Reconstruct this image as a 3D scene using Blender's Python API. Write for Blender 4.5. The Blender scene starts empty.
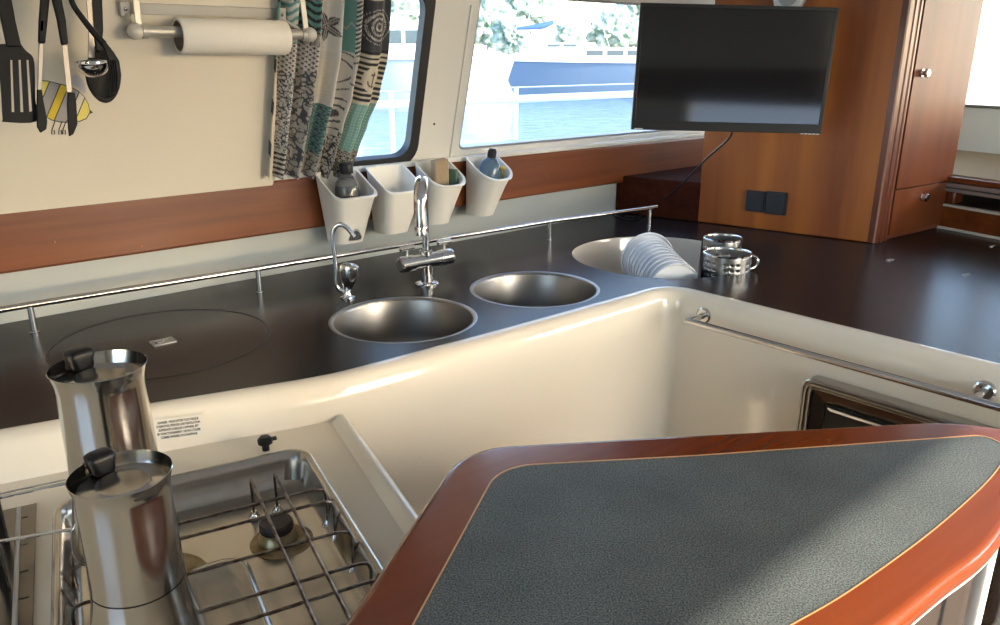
import bpy, bmesh, math, random
from mathutils import Vector as V, Matrix, geometry, noise
random.seed(7)
S = bpy.context.scene
COL = S.collection
PI = math.pi
# ------------------------------------------------------------------ camera
F, CX, CY = 780.0, 500.0, 312.5
PITCH = math.atan(254.5/780)
CAM = V((0, 0, 1.47))
fw = V((0, math.cos(PITCH), -math.sin(PITCH))); upv = V((0, math.sin(PITCH), math.cos(PITCH))); rt = V((1, 0, 0))
cd = bpy.data.cameras.new('camera'); cam = bpy.data.objects.new('camera', cd); COL.objects.link(cam)
cam.location = CAM; cam.rotation_euler = (PI/2-PITCH, 0, 0)
cd.sensor_width = 36; cd.lens = 36*F/1000; cd.clip_end = 500; cd.clip_start = .02
S.camera = cam

# measuring helpers: where a sight line meets a plane of the real room
def ray(x, y): return fw+rt*((x-CX)/F)+upv*((CY-y)/F)
def P(x, y, z=.92):
    d = ray(x, y); return CAM+d*((z-CAM.z)/d.z)
def PL(x, y, q, n):
    d = ray(x, y); return CAM+d*((q-CAM).dot(n)/d.dot(n))
Z = V((0, 0, 1))

# ------------------------------------------------------------------ materials
MATS = {}
def mat(name, col, rough=.5, metal=0, spec=.5, bump=None, var=None, coat=0, trans=0, aniso=0, emit=None, sheen=0, alpha=1, coords='Object'):
    m = bpy.data.materials.new(name); m.use_nodes = True; nt = m.node_tree; N = nt.nodes; L = nt.links
    b = N['Principled BSDF']; b.inputs['Base Color'].default_value = (*col, 1)
    b.inputs['Roughness'].default_value = rough; b.inputs['Metallic'].default_value = metal
    b.inputs['Specular IOR Level'].default_value = spec; b.inputs['Coat Weight'].default_value = coat
    b.inputs['Coat Roughness'].default_value = .08; b.inputs['Transmission Weight'].default_value = trans
    b.inputs['Sheen Weight'].default_value = sheen; b.inputs['Alpha'].default_value = alpha
    tc = N.new('ShaderNodeTexCoord')
    if var:   # (scale xyz, colour2, detail, amount low/high)
        mp = N.new('ShaderNodeMapping'); L.new(tc.outputs[coords], mp.inputs[0]); mp.inputs['Scale'].default_value = var[0]
        if len(var) > 4: mp.inputs['Rotation'].default_value = var[4]
        nz = N.new('ShaderNodeTexNoise'); L.new(mp.outputs[0], nz.inputs[0]); nz.inputs['Scale'].default_value = 1; nz.inputs['Detail'].default_value = var[2]
        cr = N.new('ShaderNodeValToRGB'); L.new(nz.outputs[0], cr.inputs[0])
        cr.color_ramp.elements[0].position = var[3][0]; cr.color_ramp.elements[1].position = var[3][1]
        cr.color_ramp.elements[0].color = (*col, 1); cr.color_ramp.elements[1].color = (*var[1], 1)
        L.new(cr.outputs[0], b.inputs['Base Color'])
    if bump:  # (scale, strength, distance)
        n2 = N.new('ShaderNodeTexNoise'); L.new(tc.outputs[coords], n2.inputs[0]); n2.inputs['Scale'].default_value = bump[0]; n2.inputs['Detail'].default_value = 3
        bp = N.new('ShaderNodeBump'); bp.inputs['Strength'].default_value = bump[1]; bp.inputs['Distance'].default_value = bump[2]
        L.new(n2.outputs[0], bp.inputs['Height']); L.new(bp.outputs[0], b.inputs['Normal'])
    if emit: b.inputs['Emission Color'].default_value = (*emit[0], 1); b.inputs['Emission Strength'].default_value = emit[1]
    MATS[name] = m; return m

def wood(name, dark, light, rot, rough=.28, coat=.35, sc=1.0, stretch=(2.2, 45, 45)):
    """long-grain varnished wood; rot turns the grain"""
    m = bpy.data.materials.new(name); m.use_nodes = True; nt = m.node_tree; N = nt.nodes; L = nt.links
    b = N['Principled BSDF']; b.inputs['Roughness'].default_value = rough; b.inputs['Coat Weight'].default_value = coat; b.inputs['Coat Roughness'].default_value = .1
    tc = N.new('ShaderNodeTexCoord'); geo = N.new('ShaderNodeNewGeometry')
    mp = N.new('ShaderNodeMapping'); mp.vector_type = 'TEXTURE'; L.new(geo.outputs['Position'], mp.inputs[0]); mp.inputs['Rotation'].default_value = rot
    m2 = N.new('ShaderNodeMapping'); L.new(mp.outputs[0], m2.inputs[0]); m2.inputs['Scale'].default_value = tuple(s*sc for s in stretch)
    n1 = N.new('ShaderNodeTexNoise'); L.new(m2.outputs[0], n1.inputs[0]); n1.inputs['Scale'].default_value = 1; n1.inputs['Detail'].default_value = 5; n1.inputs['Distortion'].default_value = .3
    m3 = N.new('ShaderNodeMapping'); L.new(mp.outputs[0], m3.inputs[0]); m3.inputs['Scale'].default_value = tuple(s*sc*.17 for s in stretch)
    n2 = N.new('ShaderNodeTexNoise'); L.new(m3.outputs[0], n2.inputs[0]); n2.inputs['Scale'].default_value = 1; n2.inputs['Detail'].default_value = 2
    mx = N.new('ShaderNodeMath'); mx.operation = 'ADD'; L.new(n1.outputs[0], mx.inputs[0]); L.new(n2.outputs[0], mx.inputs[1])
    mh = N.new('ShaderNodeMath'); mh.operation = 'MULTIPLY'; L.new(mx.outputs[0], mh.inputs[0]); mh.inputs[1].default_value = .5
    cr = N.new('ShaderNodeValToRGB'); L.new(mh.outputs[0], cr.inputs[0]); e = cr.color_ramp.elements
    e[0].position = .36; e[0].color = (*dark, 1); e[1].position = .66; e[1].color = (*light, 1)
    L.new(cr.outputs[0], b.inputs['Base Color'])
    bp = N.new('ShaderNodeBump'); bp.inputs['Strength'].default_value = .04; bp.inputs['Distance'].default_value = .001
    L.new(n1.outputs[0], bp.inputs['Height']); L.new(bp.outputs[0], b.inputs['Normal'])
    return m

def thin_glass(name, tint=(1, 1, 1), refl=1.0, transp=.95):
    m = bpy.data.materials.new(name); m.use_nodes = True; nt = m.node_tree; N = nt.nodes; L = nt.links
    N.remove(N['Principled BSDF']); out = N['Material Output']
    t = N.new('ShaderNodeBsdfTransparent'); t.inputs[0].default_value = (*[c*transp for c in tint], 1)
    g = N.new('ShaderNodeBsdfGlossy'); g.inputs['Roughness'].default_value = .02
    fr = N.new('ShaderNodeLayerWeight'); fr.inputs[0].default_value = .5
    pw = N.new('ShaderNodeMath'); pw.operation = 'POWER'; pw.inputs[1].default_value = 5; L.new(fr.outputs['Facing'], pw.inputs[0])
    mu = N.new('ShaderNodeMath'); mu.operation = 'MULTIPLY_ADD'; mu.inputs[1].default_value = .9*refl; mu.inputs[2].default_value = .04*refl; L.new(pw.outputs[0], mu.inputs[0])
    mx = N.new('ShaderNodeMixShader'); L.new(mu.outputs[0], mx.inputs[0]); L.new(t.outputs[0], mx.inputs[1]); L.new(g.outputs[0], mx.inputs[2])
    L.new(mx.outputs[0], out.inputs[0]); return m

def speckle(name, c1, c2, scale, rough, pos=(.45, .6), bump=.3, spec=.5):
    m = bpy.data.materials.new(name); m.use_nodes = True; nt = m.node_tree; N = nt.nodes; L = nt.links
    b = N['Principled BSDF']; b.inputs['Roughness'].default_value = rough; b.inputs['Specular IOR Level'].default_value = spec
    geo = N.new('ShaderNodeNewGeometry')
    n1 = N.new('ShaderNodeTexNoise'); L.new(geo.outputs['Position'], n1.inputs[0]); n1.inputs['Scale'].default_value = scale; n1.inputs['Detail'].default_value = 4; n1.inputs['Roughness'].default_value = .7
    cr = N.new('ShaderNodeValToRGB'); L.new(n1.outputs[0], cr.inputs[0]); e = cr.color_ramp.elements
    e[0].position = pos[0]; e[0].color = (*c1, 1); e[1].position = pos[1]; e[1].color = (*c2, 1)
    n2 = N.new('ShaderNodeTexNoise'); L.new(geo.outputs['Position'], n2.inputs[0]); n2.inputs['Scale'].default_value = 9; n2.inputs['Detail'].default_value = 3
    mp = N.new('ShaderNodeMapRange'); L.new(n2.outputs[0], mp.inputs[0]); mp.inputs[1].default_value = .3; mp.inputs[2].default_value = .7; mp.inputs[3].default_value = .82; mp.inputs[4].default_value = 1.15
    mul = N.new('ShaderNodeMix'); mul.data_type = 'RGBA'; mul.blend_type = 'MULTIPLY'; mul.inputs[0].default_value = 1
    L.new(cr.outputs[0], mul.inputs[6]); L.new(mp.outputs[0], mul.inputs[7]); L.new(mul.outputs[2], b.inputs['Base Color'])
    bp = N.new('ShaderNodeBump'); bp.inputs['Strength'].default_value = bump; bp.inputs['Distance'].default_value = .001
    L.new(n1.outputs[0], bp.inputs['Height']); L.new(bp.outputs[0], b.inputs['Normal'])
    return m

M_gel = mat('gelcoat', (.80, .71, .565), .10, coat=.5, bump=(3.5, .25, .012), var=((3, 3, 3), (.83, .74, .595), 2, (.3, .7)))
M_deck = mat('deck_gelcoat', (.76, .66, .50), .2, coat=.2)
M_white = mat('liner_white', (.70, .69, .64), .35, bump=(2.5, .2, .01))
M_liner = mat('lower_liner_shaded', (.37, .41, .42), .32, bump=(2.5, .3, .01), var=((2, 2, 9), (.45, .47, .45), 2, (.35, .65)))  # white liner; shade of the lower wall mixed into this grey-blue colour
M_panel = mat('panel_cream', (.70, .635, .515), .4, var=((2, 2, 2), (.66, .595, .48), 2, (.3, .7)))
M_ceil = mat('ceiling_white', (.82, .80, .75), .6)
M_floor = wood('floor_wood', (.10, .04, .015), (.2, .09, .04), (0, 0, .7), .35)
M_counter = speckle('laminate_counter', (.011, .010, .0105), (.020, .018, .018), 260, .27, (.4, .65), .05, .17)
M_inlay = speckle('inlay_grain', (.022, .026, .028), (.175, .195, .185), 460, .5, (.38, .68), .5, .18)
M_wall_dark = wood('mahogany_board', (.115, .023, .003), (.215, .056, .009), (0, 0, math.atan2(.648, .762)), .38, .12)
M_bulk = wood('bulkhead_veneer', (.19, .038, .003), (.47, .140, .014), (0, PI/2, 0), .42, .08, .55, (2.0, 24, 24))
M_cab = wood('cabinet_veneer', (.115, .025, .006), (.18, .048, .012), (0, PI/2, 0), .36, .0, .6)
M_cab.node_tree.nodes['Principled BSDF'].inputs['Specular IOR Level'].default_value = .3
M_trimw = wood('trim_wood', (.12, .030, .012), (.20, .055, .022), (0, PI/2, 0), .32, .1)
M_bar = wood('bar_rim_wood', (.130, .023, .004), (.175, .036, .007), (0, 0, .65), .2, .4, 1.0, (2.5, 60, 60))
M_darkw = wood('dark_mahogany', (.03, .007, .003), (.07, .016, .006), (0, 0, .7), .35, .2)
M_matw = wood('matt_mahogany', (.028, .006, .003), (.06, .014, .006), (0, 0, .7), .8, 0)
M_matw.node_tree.nodes['Principled BSDF'].inputs['Specular IOR Level'].default_value = .08
M_steel = mat('polished_steel', (.78, .77, .75), .12, 1)
M_brush = mat('brushed_steel', (.42, .40, .37), .28, 1, var=((4, 4, 160), (.52, .50, .46), 3, (.35, .65)))
M_bowl = mat('satin_steel', (.30, .28, .255), .36, 1, bump=(40, .03, .001))
M_tray = mat('hob_steel', (.47, .445, .405), .24, 1, var=((9, 9, 9), (.34, .31, .27), 4, (.45, .8)), bump=(6, .05, .01))
M_grate = mat('worn_wire', (.20, .17, .14), .3, 1, var=((60, 60, 60), (.09, .06, .045), 2, (.45, .62)))
M_moka = mat('moka_steel', (.56, .52, .46), .15, 1, bump=(7, .06, .01))
M_darkmetal = mat('dark_steel', (.16, .145, .13), .22, 1)
M_black = mat('black_plastic', (.008, .008, .009), .4, spec=.3)
M_nylon = mat('black_nylon', (.006, .006, .0065), .5, spec=.18)
M_shaft = mat('utensil_steel', (.20, .185, .165), .38, 1)
M_rubber = mat('black_rubber', (.012, .012, .014), .5)
M_socket = mat('socket_black', (.016, .018, .024), .38)
M_screen = mat('tv_screen', (.010, .010, .011), .07, spec=.55)
M_tv = mat('tv_plastic', (.010, .010, .011), .45, spec=.25)
M_cwhite = mat('caddy_white', (.74, .72, .66), .38)
M_plate = mat('white_ceramic', (.84, .85, .87), .12, coat=.3)
M_paper = mat('paper_towel', (.78, .73, .64), .9, bump=(180, .25, .002))
M_card = mat('cardboard', (.30, .23, .16), .9)
M_brk = mat('bracket_grey', (.44, .42, .37), .4, .35)
M_ball = mat('bracket_cap', (.62, .58, .50), .4)
M_rail = mat('rail_steel', (.66, .65, .63), .16, 1)
M_burn = mat('burner_cap', (.030, .018, .015), .5, .2)
M_brass = mat('burner_ring', (.55, .47, .28), .35, 1)
M_stain = mat('burnt_stain', (.19, .13, .06), .5, .7, var=((30, 30, 30), (.36, .28, .16), 3, (.4, .6)))
M_glass = thin_glass('window_glass')
M_ovglass = mat('oven_glass', (.010, .012, .010), .06)
M_ovsteel = mat('oven_steel', (.20, .165, .14), .25, 1)
M_clear = mat('clear_plastic', (.62, .66, .68), .08, trans=.9)
M_blueb = mat('blue_bottle', (.30, .48, .66), .10, trans=.75)
M_liquid = mat('dark_soap', (.022, .012, .016), .12)
M_sponge = mat('sponge_tan', (.36, .27, .17), .95, bump=(150, .6, .004))
M_green = mat('scourer_green', (.10, .17, .12), .95)
M_yel = mat('brush_yellow', (.62, .46, .10), .6)
M_stk = mat('sticker_white', (.74, .68, .58), .4)
M_ink = mat('sticker_ink', (.03, .03, .03), .6)
M_sy1 = mat('sticker_pale_yellow', (.78, .66, .16), .5)
M_sy2 = mat('sticker_yellow', (.66, .47, .03), .5)
M_sg = mat('sticker_grey', (.34, .32, .31), .5)
M_sw = mat('sticker_wing', (.50, .50, .54), .5)
M_beige = mat('shelf_beige', (.36, .29, .19), .75, spec=.15)
M_pale = mat('pale_edging', (.66, .62, .55), .35)
M_grey = mat('grey_alloy', (.42, .42, .42), .35, .6)

# ------------------------------------------------------------------ mesh builder
class MB:
    def __init__(s): s.v = []; s.f = []; s.m = []
    def add(s, vs, fs, mi=0):
        o = len(s.v); s.v += [V(x) for x in vs]; s.f += [tuple(i+o for i in f) for f in fs]; s.m += [mi]*len(fs); return s
    def box(s, c, ax, ay, az, sx, sy, sz, mi=0):
        c = V(c); vs = [c+ax*(sx/2*i)+ay*(sy/2*j)+az*(sz/2*k) for i in (-1, 1) for j in (-1, 1) for k in (-1, 1)]
        return s.add(vs, [(0, 1, 3, 2), (4, 6, 7, 5), (0, 4, 5, 1), (2, 3, 7, 6), (0, 2, 6, 4), (1, 5, 7, 3)], mi)
    def rings(s, rings, close=True, cap0=True, cap1=True, mi=0):
        n = len(rings[0]); vs = [p for r in rings for p in r]; fs = []
        for i in range(len(rings)-1):
            for j in range(n if close else n-1):
                k = (j+1) % n; fs.append((i*n+j, i*n+k, (i+1)*n+k, (i+1)*n+j))
        if cap0: fs.append(tuple(range(n-1, -1, -1)))
        if cap1: fs.append(tuple((len(rings)-1)*n+j for j in range(n)))
        return s.add(vs, fs, mi)
    def tube(s, pts, r, seg=12, cap=True, mi=0):
        pts = [V(p) for p in pts]; n = len(pts); rs = r if isinstance(r, (list, tuple)) else [r]*n
        T = [(pts[min(i+1, n-1)]-pts[max(i-1, 0)]).normalized() for i in range(n)]
        a = T[0].orthogonal().normalized(); rings = []
        for i in range(n):
            a = (a-T[i]*a.dot(T[i])).normalized(); b = T[i].cross(a)
            rings.append([pts[i]+(a*math.cos(2*PI*k/seg)+b*math.sin(2*PI*k/seg))*rs[i] for k in range(seg)])
        return s.rings(rings, True, cap, cap, mi)
    def lathe(s, prof, o=(0, 0, 0), ax=None, seg=40, cap0=False, cap1=False, mi=0, flat=1.0):
        o = V(o); az = (ax or Z).normalized(); a = V((1, 0, 0)) if abs(az.z) > .9 else az.orthogonal().normalized(); a = (a-az*a.dot(az)).normalized(); b = az.cross(a)
        rings = [[o+az*z+(a*math.cos(2*PI*k/seg)+b*math.sin(2*PI*k/seg)*flat)*max(r, 1e-5) for k in range(seg)] for r, z in prof]
        return s.rings(rings, True, cap0, cap1, mi)
    def plate(s, loops, fn, z0, z1, mi=0):
        """flat slab with holes: loops of 2-D points, fn(x, y, z) -> world"""
        tri = geometry.tessellate_polygon([[V((x, y, 0)) for x, y in l] for l in loops])
        fl = [p for l in loops for p in l]; n = len(fl)
        vs = [fn(x, y, z1) for x, y in fl]+[fn(x, y, z0) for x, y in fl]
        fs = [tuple(t) for t in tri]+[tuple(i+n for i in reversed(t)) for t in tri]
        o = 0
        for l in loops:
            k = len(l)
            for i in range(k): j = (i+1) % k; fs.append((o+i, o+i+n, o+j+n, o+j))
            o += k
        return s.add(vs, fs, mi)
    def sweep(s, path, prof, mi=0, closed=False, endcaps=True):
        """path: [(p, side)], prof: [(offset along side, z)]"""
        rings = [[V((p.x, p.y, 0))+sd*o+Z*z for o, z in prof] for p, sd in path]
        n = len(prof); vs = [q for r in rings for q in r]; fs = []; m = len(rings)
        for i in range(m if closed else m-1):
            k = (i+1) % m
            for j in range(n-1): fs.append((i*n+j, i*n+j+1, k*n+j+1, k*n+j))
        return s.add(vs, fs, mi)

def wloc(o):
    l = V((0, 0, 0))
    while o: l += o.location; o = o.parent
    return l
def tag(o, label=None, cat=None, group=None, kind=None):
    if label: o['label'] = label
    if cat: o['category'] = cat
    if group: o['group'] = group
    if kind: o['kind'] = kind
    return o
def obj(name, mb, m, parent=None, bev=0, ang=35, smooth=True, seg=2, sub=0):
    vs = mb.v
    if parent: off = wloc(parent); loc = V((0, 0, 0))
    else:
        lo = V([min(v[i] for v in vs) for i in range(3)]); hi = V([max(v[i] for v in vs) for i in range(3)])
        off = V(((lo.x+hi.x)/2, (lo.y+hi.y)/2, lo.z)); loc = off
    me = bpy.data.meshes.new(name); me.from_pydata([tuple(v-off) for v in vs], [], mb.f)
    ms = m if isinstance(m, (list, tuple)) else [m]
    for x in ms: me.materials.append(x)
    me.polygons.foreach_set('material_index', mb.m)
    bm = bmesh.new(); bm.from_mesh(me); bmesh.ops.remove_doubles(bm, verts=bm.verts, dist=1e-6); bmesh.ops.recalc_face_normals(bm, faces=bm.faces); bm.to_mesh(me); bm.free()
    if smooth:
        me.polygons.foreach_set('use_smooth', [True]*len(me.polygons)); me.set_sharp_from_angle(angle=math.radians(ang))
    me.update()
    o = bpy.data.objects.new(name, me); COL.objects.link(o); o.location = loc; o.parent = parent
    if bev:
        b = o.modifiers.new('bevel', 'BEVEL'); b.width = bev; b.segments = seg; b.limit_method = 'ANGLE'; b.angle_limit = math.radians(30); b.harden_normals = False
    if sub:
        b = o.modifiers.new('sub', 'SUBSURF'); b.levels = sub; b.render_levels = sub
    return o
def thing(name, label, cat, loc=(0, 0, 0), group=None):
    o = bpy.data.objects.new(name, None); COL.objects.link(o); o.location = loc; o.empty_display_size = .05
    return tag(o, label, cat, group)
def struct(name, mb, m, **k): return tag(obj(name, mb, m, **k), kind='structure')
def fillet(pts, r, seg=8, closed=True):
    """round the corners of a 2-D polygon; r is one radius or a list"""
    n = len(pts); out = []
    for i in range(n):
        p = V(pts[i]); rr = r[i] if isinstance(r, (list, tuple)) else r
        if (not closed and i in (0, n-1)) or rr <= 0: out.append(tuple(p)); continue
        a = V(pts[i-1])-p; b = V(pts[(i+1) % n])-p; la, lb = a.length, b.length; a.normalize(); b.normalize()
        th = a.angle(b); t = min(rr/math.tan(th/2), la*.49, lb*.49); rr = t*math.tan(th/2)
        c = p+(a+b).normalized()*(rr/math.sin(th/2)); s0 = p+a*t-c; s1 = p+b*t-c
        a0 = math.atan2(s0.y, s0.x); a1 = math.atan2(s1.y, s1.x); d = (a1-a0+PI) % (2*PI)-PI
        for k in range(seg+1): q = a0+d*k/seg; out.append((c.x+rr*math.cos(q), c.y+rr*math.sin(q)))
    return out
def circle(cx, cy, r, seg=64): return [(cx+r*math.cos(2*PI*k/seg), cy+r*math.sin(2*PI*k/seg)) for k in range(seg)]
def rrect(x0, y0, x1, y1, r, seg=6): return fillet([(x0, y0), (x1, y0), (x1, y1), (x0, y1)], r, seg)
def crom(pts, n=8, closed=False):
    pts = [V(p) for p in pts]; m = len(pts); out = []
    for i in range(m if closed else m-1):
        g = (lambda k: pts[k % m]) if closed else (lambda k: pts[max(0, min(m-1, k))])
        p0, p1, p2, p3 = g(i-1), g(i), g(i+1), g(i+2)
        for k in range(n):
            t = k/n; out.append(.5*((2*p1)+(p2-p0)*t+(2*p0-5*p1+4*p2-p3)*t*t+(3*p1-p0-3*p2+p3)*t**3))
    if not closed: out.append(pts[-1])
    return out
def flatfn(x, y, z): return V((x, y, z))
def sided(pts, sgn=1):
    """give every path point its sideways vector (mitre-free, right of travel for sgn=1)"""
    pts = [V((p[0], p[1], 0)) for p in pts]; n = len(pts); out = []
    for i in range(n):
        t = (pts[min(i+1, n-1)]-pts[max(i-1, 0)]).normalized(); out.append((pts[i], V((t.y, -t.x, 0))*sgn))
    return out

# ------------------------------------------------------------------ boat axes
W0 = P(0, 324); W1 = P(617, 212); u = (W1-W0).normalized(); n = V((u.y, -u.x, 0))   # u forward along the hull side, n towards the cabin
LEAN = math.radians(15); dl = Z*math.cos(LEAN)+n*math.sin(LEAN); nl = n*math.cos(LEAN)-Z*math.sin(LEAN)
def UN(a, b, z): w = V((W0.x, W0.y, 0))+u*a+n*b; return V((w.x, w.y, z))
def un(w): w = V((w.x-W0.x, w.y-W0.y, 0)); return w.dot(u), w.dot(n)
Q0 = V((W0.x, W0.y, 1.165))
def LW(a, h, off=0): return Q0+u*a+dl*h+nl*off
def lean_at(x, y, off=0):
    w = PL(x, y, Q0+nl*off, nl)-Q0; return w.dot(u), w.dot(dl)
B0 = P(697, 222); B1 = P(868, 243); ub = (B1-B0).normalized(); nb = V((ub.y, -ub.x, 0))
if nb.y > 0: nb = -nb

# ------------------------------------------------------------------ room shell
CEIL = 2.05; A0, A1, NR = -1.75, 4.6, 3.42   # aft wall, bow end, right side wall (camera stands at a = -0.21, n = 1.93)
struct('floor', MB().box(UN((A0+A1)/2, NR/2-.1, -.03), u, n, Z, A1-A0, NR+.3, .06), M_floor)
struct('ceiling', MB().box(UN((A0+A1)/2, NR/2+.1, CEIL+.03), u, n, Z, A1-A0, NR-.1, .06), M_ceil)
# lower hull side liner (behind the rail) and dark corner
a_end = un(W1)[0]
struct('wall_left_lower', MB().box(UN((-1.75+a_end)/2, -.02, .60), u, n, Z, a_end+1.75, .04, 1.14), M_liner)
# upper leaning cabin side with two windows
def wl(x, y): return lean_at(x, y)
w2_l = wl(460, 140)[0]; w2_r = wl(690, 120)[0]; w2_b = wl(500, 147)[1]; w2_t = wl(600, 1)[1]
w1_r = wl(414, 140)[0]; w1_b = wl(385, 163)[1]; w1_l = w1_r-.62
H_top = (CEIL-Q0.z)/math.cos(LEAN)+.05
win1 = rrect(w1_l, w1_b, w1_r, w2_t+.02, .055); win2 = rrect(w2_l, w2_b, w2_r, w2_t, .022)
struct('wall_left_upper', MB().plate([[(-1.9, -.05), (A1-.3, -.05), (A1-.3, H_top), (-1.9, H_top)], win1[::-1], win2[::-1]], lambda x, y, z: LW(x, y, z), -.035, 0), M_white, bev=.004)
def ring(loop_out, loop_in, fn, z0, z1): return MB().plate([loop_out, loop_in[::-1]], fn, z0, z1)
o = struct('window_1', ring(rrect(w1_l-.012, w1_b-.012, w1_r+.012, w2_t+.032, .062), rrect(w1_l+.018, w1_b+.018, w1_r-.018, w2_t-.01, .045), LW, -.02, .010), M_rubber, bev=.003)
g = obj('pane', MB().plate([rrect(w1_l+.01, w1_b+.01, w1_r-.01, w2_t, .04)], LW, -.022, -.018), M_glass, o)
o = struct('window_2', ring(rrect(w2_l-.001, w2_b-.001, w2_r+.001, w2_t+.001, .022), rrect(w2_l+.007, w2_b+.007, w2_r-.007, w2_t-.007, .018), LW, -.03, -.006), M_grey, bev=.002)
g = obj('pane', MB().plate([rrect(w2_l+.004, w2_b+.004, w2_r-.004, w2_t-.004, .018)], LW, -.026, -.022), M_glass, o)
# raised moulding line on the pillar between windows
for i, (xa, ya, xb, yb) in enumerate([(468, 40, 455, 140)]):
    a, h = wl(453, 140); struct('trim_%d' % (i+1), MB().box(LW(a-.004, .24, .002), u, nl, dl, .006, .006, .44), M_white, bev=.002)
a, h = wl(434, 124); struct('trim_7', MB().lathe([(.0035, 0), (.003, .002), (0, .0025)], LW(a, h), nl, 12), M_darkmetal)
# sill strip along the foot of the leaning wall
struct('trim_2', MB().box(UN(1.2, .004, 1.178), u, n, Z, 6.0, .05, .016), M_white, bev=.005)
# cream panel left of the curtain
pa = lean_at(277, 110, .03)[0]
struct('wall_left_panel', MB().plate([[(-1.7, .0), (pa, .0), (pa, H_top-.06), (-1.7, H_top-.06)]], LW, .0, .03), M_panel, bev=.006, seg=3)
# mahogany board running along the side
zb0 = PL(250, 238, W0+n*.03, n).z; zb1 = PL(250, 181, W0+n*.03, n).z
bd = MB(); pr = [(-.002, zb0), (.022, zb0), (.028, zb0+.006), (.030, zb1-.012), (.027, zb1-.004), (.020, zb1), (-.002, zb1)]
bd.rings([[UN(a, o_, z) for o_, z in pr] for a in (-1.7, 2.62)])
board = struct('trim_3', bd, M_wall_dark, ang=12)
for x, y in ((54, 242), (141, 246), (547, 176), (480, 199)):
    w = PL(x, y, W0+n*.0305, n); obj('screw_plug', MB().lathe([(.0032, 0), (.002, .0012), (0, .0015)], w, n, 10), M_bulk, board)
# dark locker block in the corner under the board
cor = [W1-u*0, B0, B0+(B0-B1).normalized()*(-.002)+u*.35, UN(2.7, 0, .92)]
cor = [(un(W1)[0]-.014, .0), un(B0), un(B0+u*.35), (2.75, 0)]
struct('trim_4', MB().plate([cor], lambda x, y, z: UN(x, y+.003, z), .921, 1.058), M_matw, bev=.003)
# bulkhead behind the television
be = B1+ub*.01
bk = MB(); nbk = -nb
bk.add([V((p.x, p.y, z)) for z in (.921, CEIL) for p in (B0, be, be+nbk*.03, B0+nbk*.03)], [(0, 1, 2, 3), (4, 7, 6, 5), (0, 4, 5, 1), (1, 5, 6, 2), (2, 6, 7, 3), (3, 7, 4, 0)])
struct('wall_bulkhead', bk, M_bulk, bev=.004)
# forward wall with shelves and window
D0 = P(938, 228); D1 = P(1000, 240); ud = (D1-D0).normalized(); nd = V((-ud.y, ud.x, 0))      # nd points forward
D0 = D0-ud*.25
def DW(a, b, z): w = D0+ud*a+nd*b; return V((w.x, w.y, z))
def dz(x, y, b): return PL(x, y, D0+nd*b, nd).z
LEN = 2.6
q = P(970, 151, 1.10); bwall = (q-D0).dot(nd)
wz = dz(980, 108, bwall)
LE = LEN+1.6; LM = LEN/2-.8
fwm = MB().box(DW(LM, bwall+.02, wz/2), ud, nd, Z, LE, .04, wz)
fwm.box(DW(LM, bwall+.02, (CEIL+1.93)/2), ud, nd, Z, LE, .04, CEIL-1.93)
struct('wall_forward', fwm, M_white, bev=.003)
wf = MB()
for za in (wz+.006, 1.925): wf.box(DW(LM, bwall+.02, za), ud, nd, Z, LE, .05, .012)
for aa in (-1.6, .0, .9, 1.8, 2.6): wf.box(DW(aa, bwall+.02, (wz+1.93)/2), ud, nd, Z, .03, .05, 1.93-wz)
o = struct('window_3', wf, M_darkmetal, bev=.002)
obj('pane', MB().box(DW(LM, bwall+.02, (wz+1.93)/2), ud, nd, Z, LE, .004, 1.93-wz-.01), M_glass, o)
# ------------------------------------------------------------------ aft wall, right wall (behind and beside the camera)
aw = MB()
aw.box(UN(A0, .55, CEIL/2), u, n, Z, .05, 1.1, CEIL); aw.box(UN(A0, 2.9, CEIL/2), u, n, Z, .05, 1.1, CEIL)
aw.box(UN(A0, 2.0, CEIL-.08), u, n, Z, .05, 2.0, .16)
struct('wall_aft', aw, M_white)
ZH = .92+(NR-1.535)*math.tan(math.radians(27))       # underside of the side-window header: it throws the straight shadow edge across the bar
rw = MB()
def rbox(a0, a1, z0, z1): rw.box(UN((a0+a1)/2, NR+.015, (z0+z1)/2), u, n, Z, a1-a0, .03, z1-z0)
ZW = CEIL+.06
rbox(A0, .16, 0, ZW); rbox(.16, 1.06, 0, .55); rbox(.16, 1.06, 1.19, ZW); rbox(1.06, 1.96, 0, .98); rbox(1.06, 1.96, ZH, ZW)
rbox(1.96, 2.9, 0, ZW); rbox(2.9, 4.4, 0, 1.05); rbox(2.9, 4.4, ZH, ZW); rbox(4.4, A1, 0, ZW)
struct('wall_right', rw, M_white)
struct('trim_5', MB().box(UN(-.35, NR-.012, 1.31), u, n, Z, 2.78, .024, .20), M_darkw, bev=.003)  # unseen dark band, added for the stripe it mirrors in the television

M_reflector = mat('reflector_blue', (.42, .52, .62), .6)
struct('ground_right_reflector', MB().box(UN(1.2, NR+7.1, .72), u, n, Z, 9, 14, .06), M_reflector)  # unseen slab, added so the television screen mirrors a bluish patch
# ------------------------------------------------------------------ worktop with moulded cream edge
e = {k: P(*v) for k, v in dict(e0=(0, 430), e1=(150, 404), e2=(250, 388), e3=(300, 380), e3b=(345, 371), e4=(400, 356.5), e5=(500, 330), e6=(640, 291), e8=(720, 296), e9=(850, 326), e10=(1000, 364)).items()}
d1 = (e['e6']-e['e4']).normalized(); d2 = (e['e10']-e['e8']).normalized()
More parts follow.
